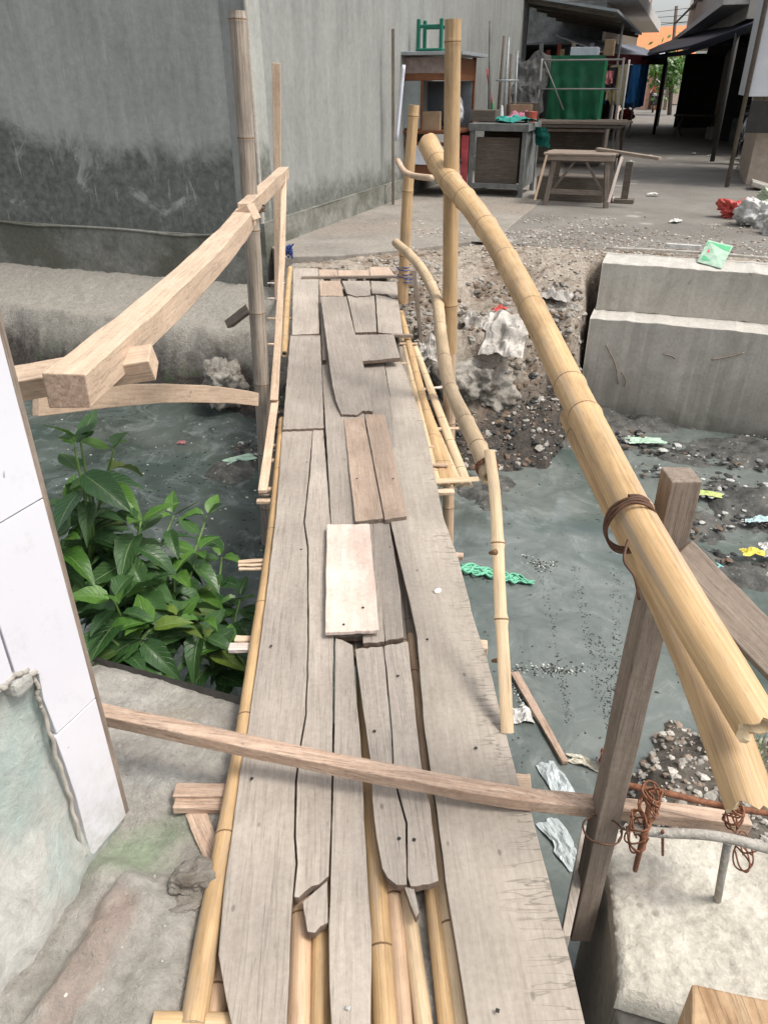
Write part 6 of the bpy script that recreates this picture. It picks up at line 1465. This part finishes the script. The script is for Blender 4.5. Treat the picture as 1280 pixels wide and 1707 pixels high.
# motorcycle and rider
mb = gz(1087, 188); mu, mv = toUV(mb)
mc = empty('motorcycle', mb, 'small dark motorcycle coming down the street with its rider', 'motorcycle')
f_ = -UV(0, 1, 0).normalized()
wheel(mb+f_*.6+Vector((0, 0, .29)), uN, .26, mc); wheel(mb-f_*.55+Vector((0, 0, .29)), uN, .26, mc)
box('body', mb+Vector((0, 0, .42)), (.26, 1.0, .30), M['black'], mc, RZ, bevel=.06); box('leg_shield', mb+f_*.35+Vector((0, 0, .4)), (.42, .12, .5), M['black'], mc, RZ, bevel=.05)
box('headlight', mb+f_*.52+Vector((0, 0, .88)), (.18, .1, .14), M['white_panel'], mc, RZ, bevel=.03); tube('handlebar', [mb+f_*.4-uN*.33+Vector((0, 0, 1.0)), mb+f_*.45+Vector((0, 0, .95)), mb+f_*.4+uN*.33+Vector((0, 0, 1.0))], .02, M['black'], mc, seg=6); box('seat', mb-f_*.2+Vector((0, 0, .72)), (.26, .7, .08), M['black'], mc, RZ, bevel=.03)
def skin_person(name, joints, edges, radii, mat, label, face=None):
    me = bpy.data.meshes.new(name); O = joints[0]; me.from_pydata([tuple(j-O) for j in joints], edges, []); me.materials.append(mat)
    o = bpy.data.objects.new(name, me); C.objects.link(o); place(o, Matrix.Translation(O)); md = o.modifiers.new('skin', 'SKIN'); 
    if not me.skin_vertices: me.skin_vertices.new()
    for i, r in enumerate(radii): me.skin_vertices[0].data[i].radius = (r, r)
    me.skin_vertices[0].data[0].use_root = True
    s_ = o.modifiers.new('sub', 'SUBSURF'); s_.levels = 1; s_.render_levels = 1
    return tag(o, label, 'person')
J = lambda s, f, z: mb+uN*s+f_*f+Vector((0, 0, z))
sk = plain('rider_skin', (.25, .14, .09), .6)
joints = [J(0, -.2, .82), J(0, -.18, 1.05), J(0, -.12, 1.3), J(0, -.1, 1.42), J(0, -.08, 1.55), J(-.18, -.12, 1.32), J(-.27, .08, 1.12), J(-.30, .36, 1.02), J(.18, -.12, 1.32), J(.27, .08, 1.12), J(.30, .36, 1.02), J(-.12, .0, .80), J(-.17, .25, .78), J(-.17, .2, .38), J(.12, .0, .80), J(.17, .25, .78), J(.17, .2, .38)]
edges = [(0, 1), (1, 2), (2, 3), (3, 4), (2, 5), (5, 6), (6, 7), (2, 8), (8, 9), (9, 10), (0, 11), (11, 12), (12, 13), (0, 14), (14, 15), (15, 16)]
per = skin_person('person', joints, edges, [.16, .16, .17, .06, .10, .07, .05, .04, .07, .05, .04, .10, .08, .05, .10, .08, .05], sk, 'rider in a reddish shirt seated on the dark motorcycle')
bm = bmesh.new(); bmesh.ops.create_uvsphere(bm, u_segments=14, v_segments=9, radius=.15)
me = bpy.data.meshes.new('helmet'); bm.to_mesh(me); bm.free(); me.materials.append(plain('white_helmet', (.55, .52, .5), .4)); o = bpy.data.objects.new('helmet', me); C.objects.link(o); place(o, Matrix.Translation(J(0, -.08, 1.60)), per)
sh = skin_person('shirt', joints[:3]+[joints[5], joints[6], joints[8], joints[9]], [(0, 1), (1, 2), (2, 3), (3, 4), (2, 5), (5, 6)], [.18, .185, .19, .09, .07, .09, .07], plain('red_shirt', (.42, .13, .08), .8), None)
for k_ in ('label', 'category'):
    if k_ in sh: del sh[k_]
place(sh, MW[sh.name], per)
# puddle-side litter on the street
for k, (px, py) in enumerate([(1080, 262), (1155, 258), (1185, 262), (1087, 327), (1125, 372), (1052, 272)]):
    crumple('paper_scrap', gz(px, py)+Vector((0, 0, .02)), .16, .10, M['pl_w'], ['white paper scrap far out in the middle of the street', 'white scrap near the dark shop floor', 'white scrap on the right side of the street', 'white scrap in the street right of the trestle', 'white scrap at the edge of the gravel strip', 'white scrap just beyond the slatted bench'][k], 'litter', k, seed=30+k, h=.02, n=8)
# grass tuft at the lower right
M['grass'] = plain('grass_blades', (.12, .20, .05), .6, .4)
gv_, gf_ = [], []
for _ in range(500):
    c = PZ(random.uniform(1255, 1420), random.uniform(1235, 1330), -.76); h_ = random.uniform(.03, .09); a = random.uniform(0, 6.28); d = Vector((math.cos(a), math.sin(a), 0))
    k = len(gv_); gv_ += [c-d*.002, c+d*.002, c+d.orthogonal()*h_*.3+Vector((random.uniform(-.02, .02), random.uniform(-.02, .02), h_))]; gf_.append((k, k+1, k+2))
o = mesh('grass', gv_, gf_, M['grass']); o['kind'] = 'stuff'; o['label'] = 'tuft of grass on the gravel at the right edge'
# blue string heap beside the left rail
e_ = empty('string_knot', PYY(478, 418, 6.6), 'tangle of blue string lying at the foot of the grey wall', 'string')
for k in range(5):
    tube('string_turn', [PYY(478+random.uniform(-14, 12), 418+random.uniform(-14, 14), 6.6+random.uniform(-.1, .1)) for _ in range(6)], .006, M['blue_string'], e_, seg=5)
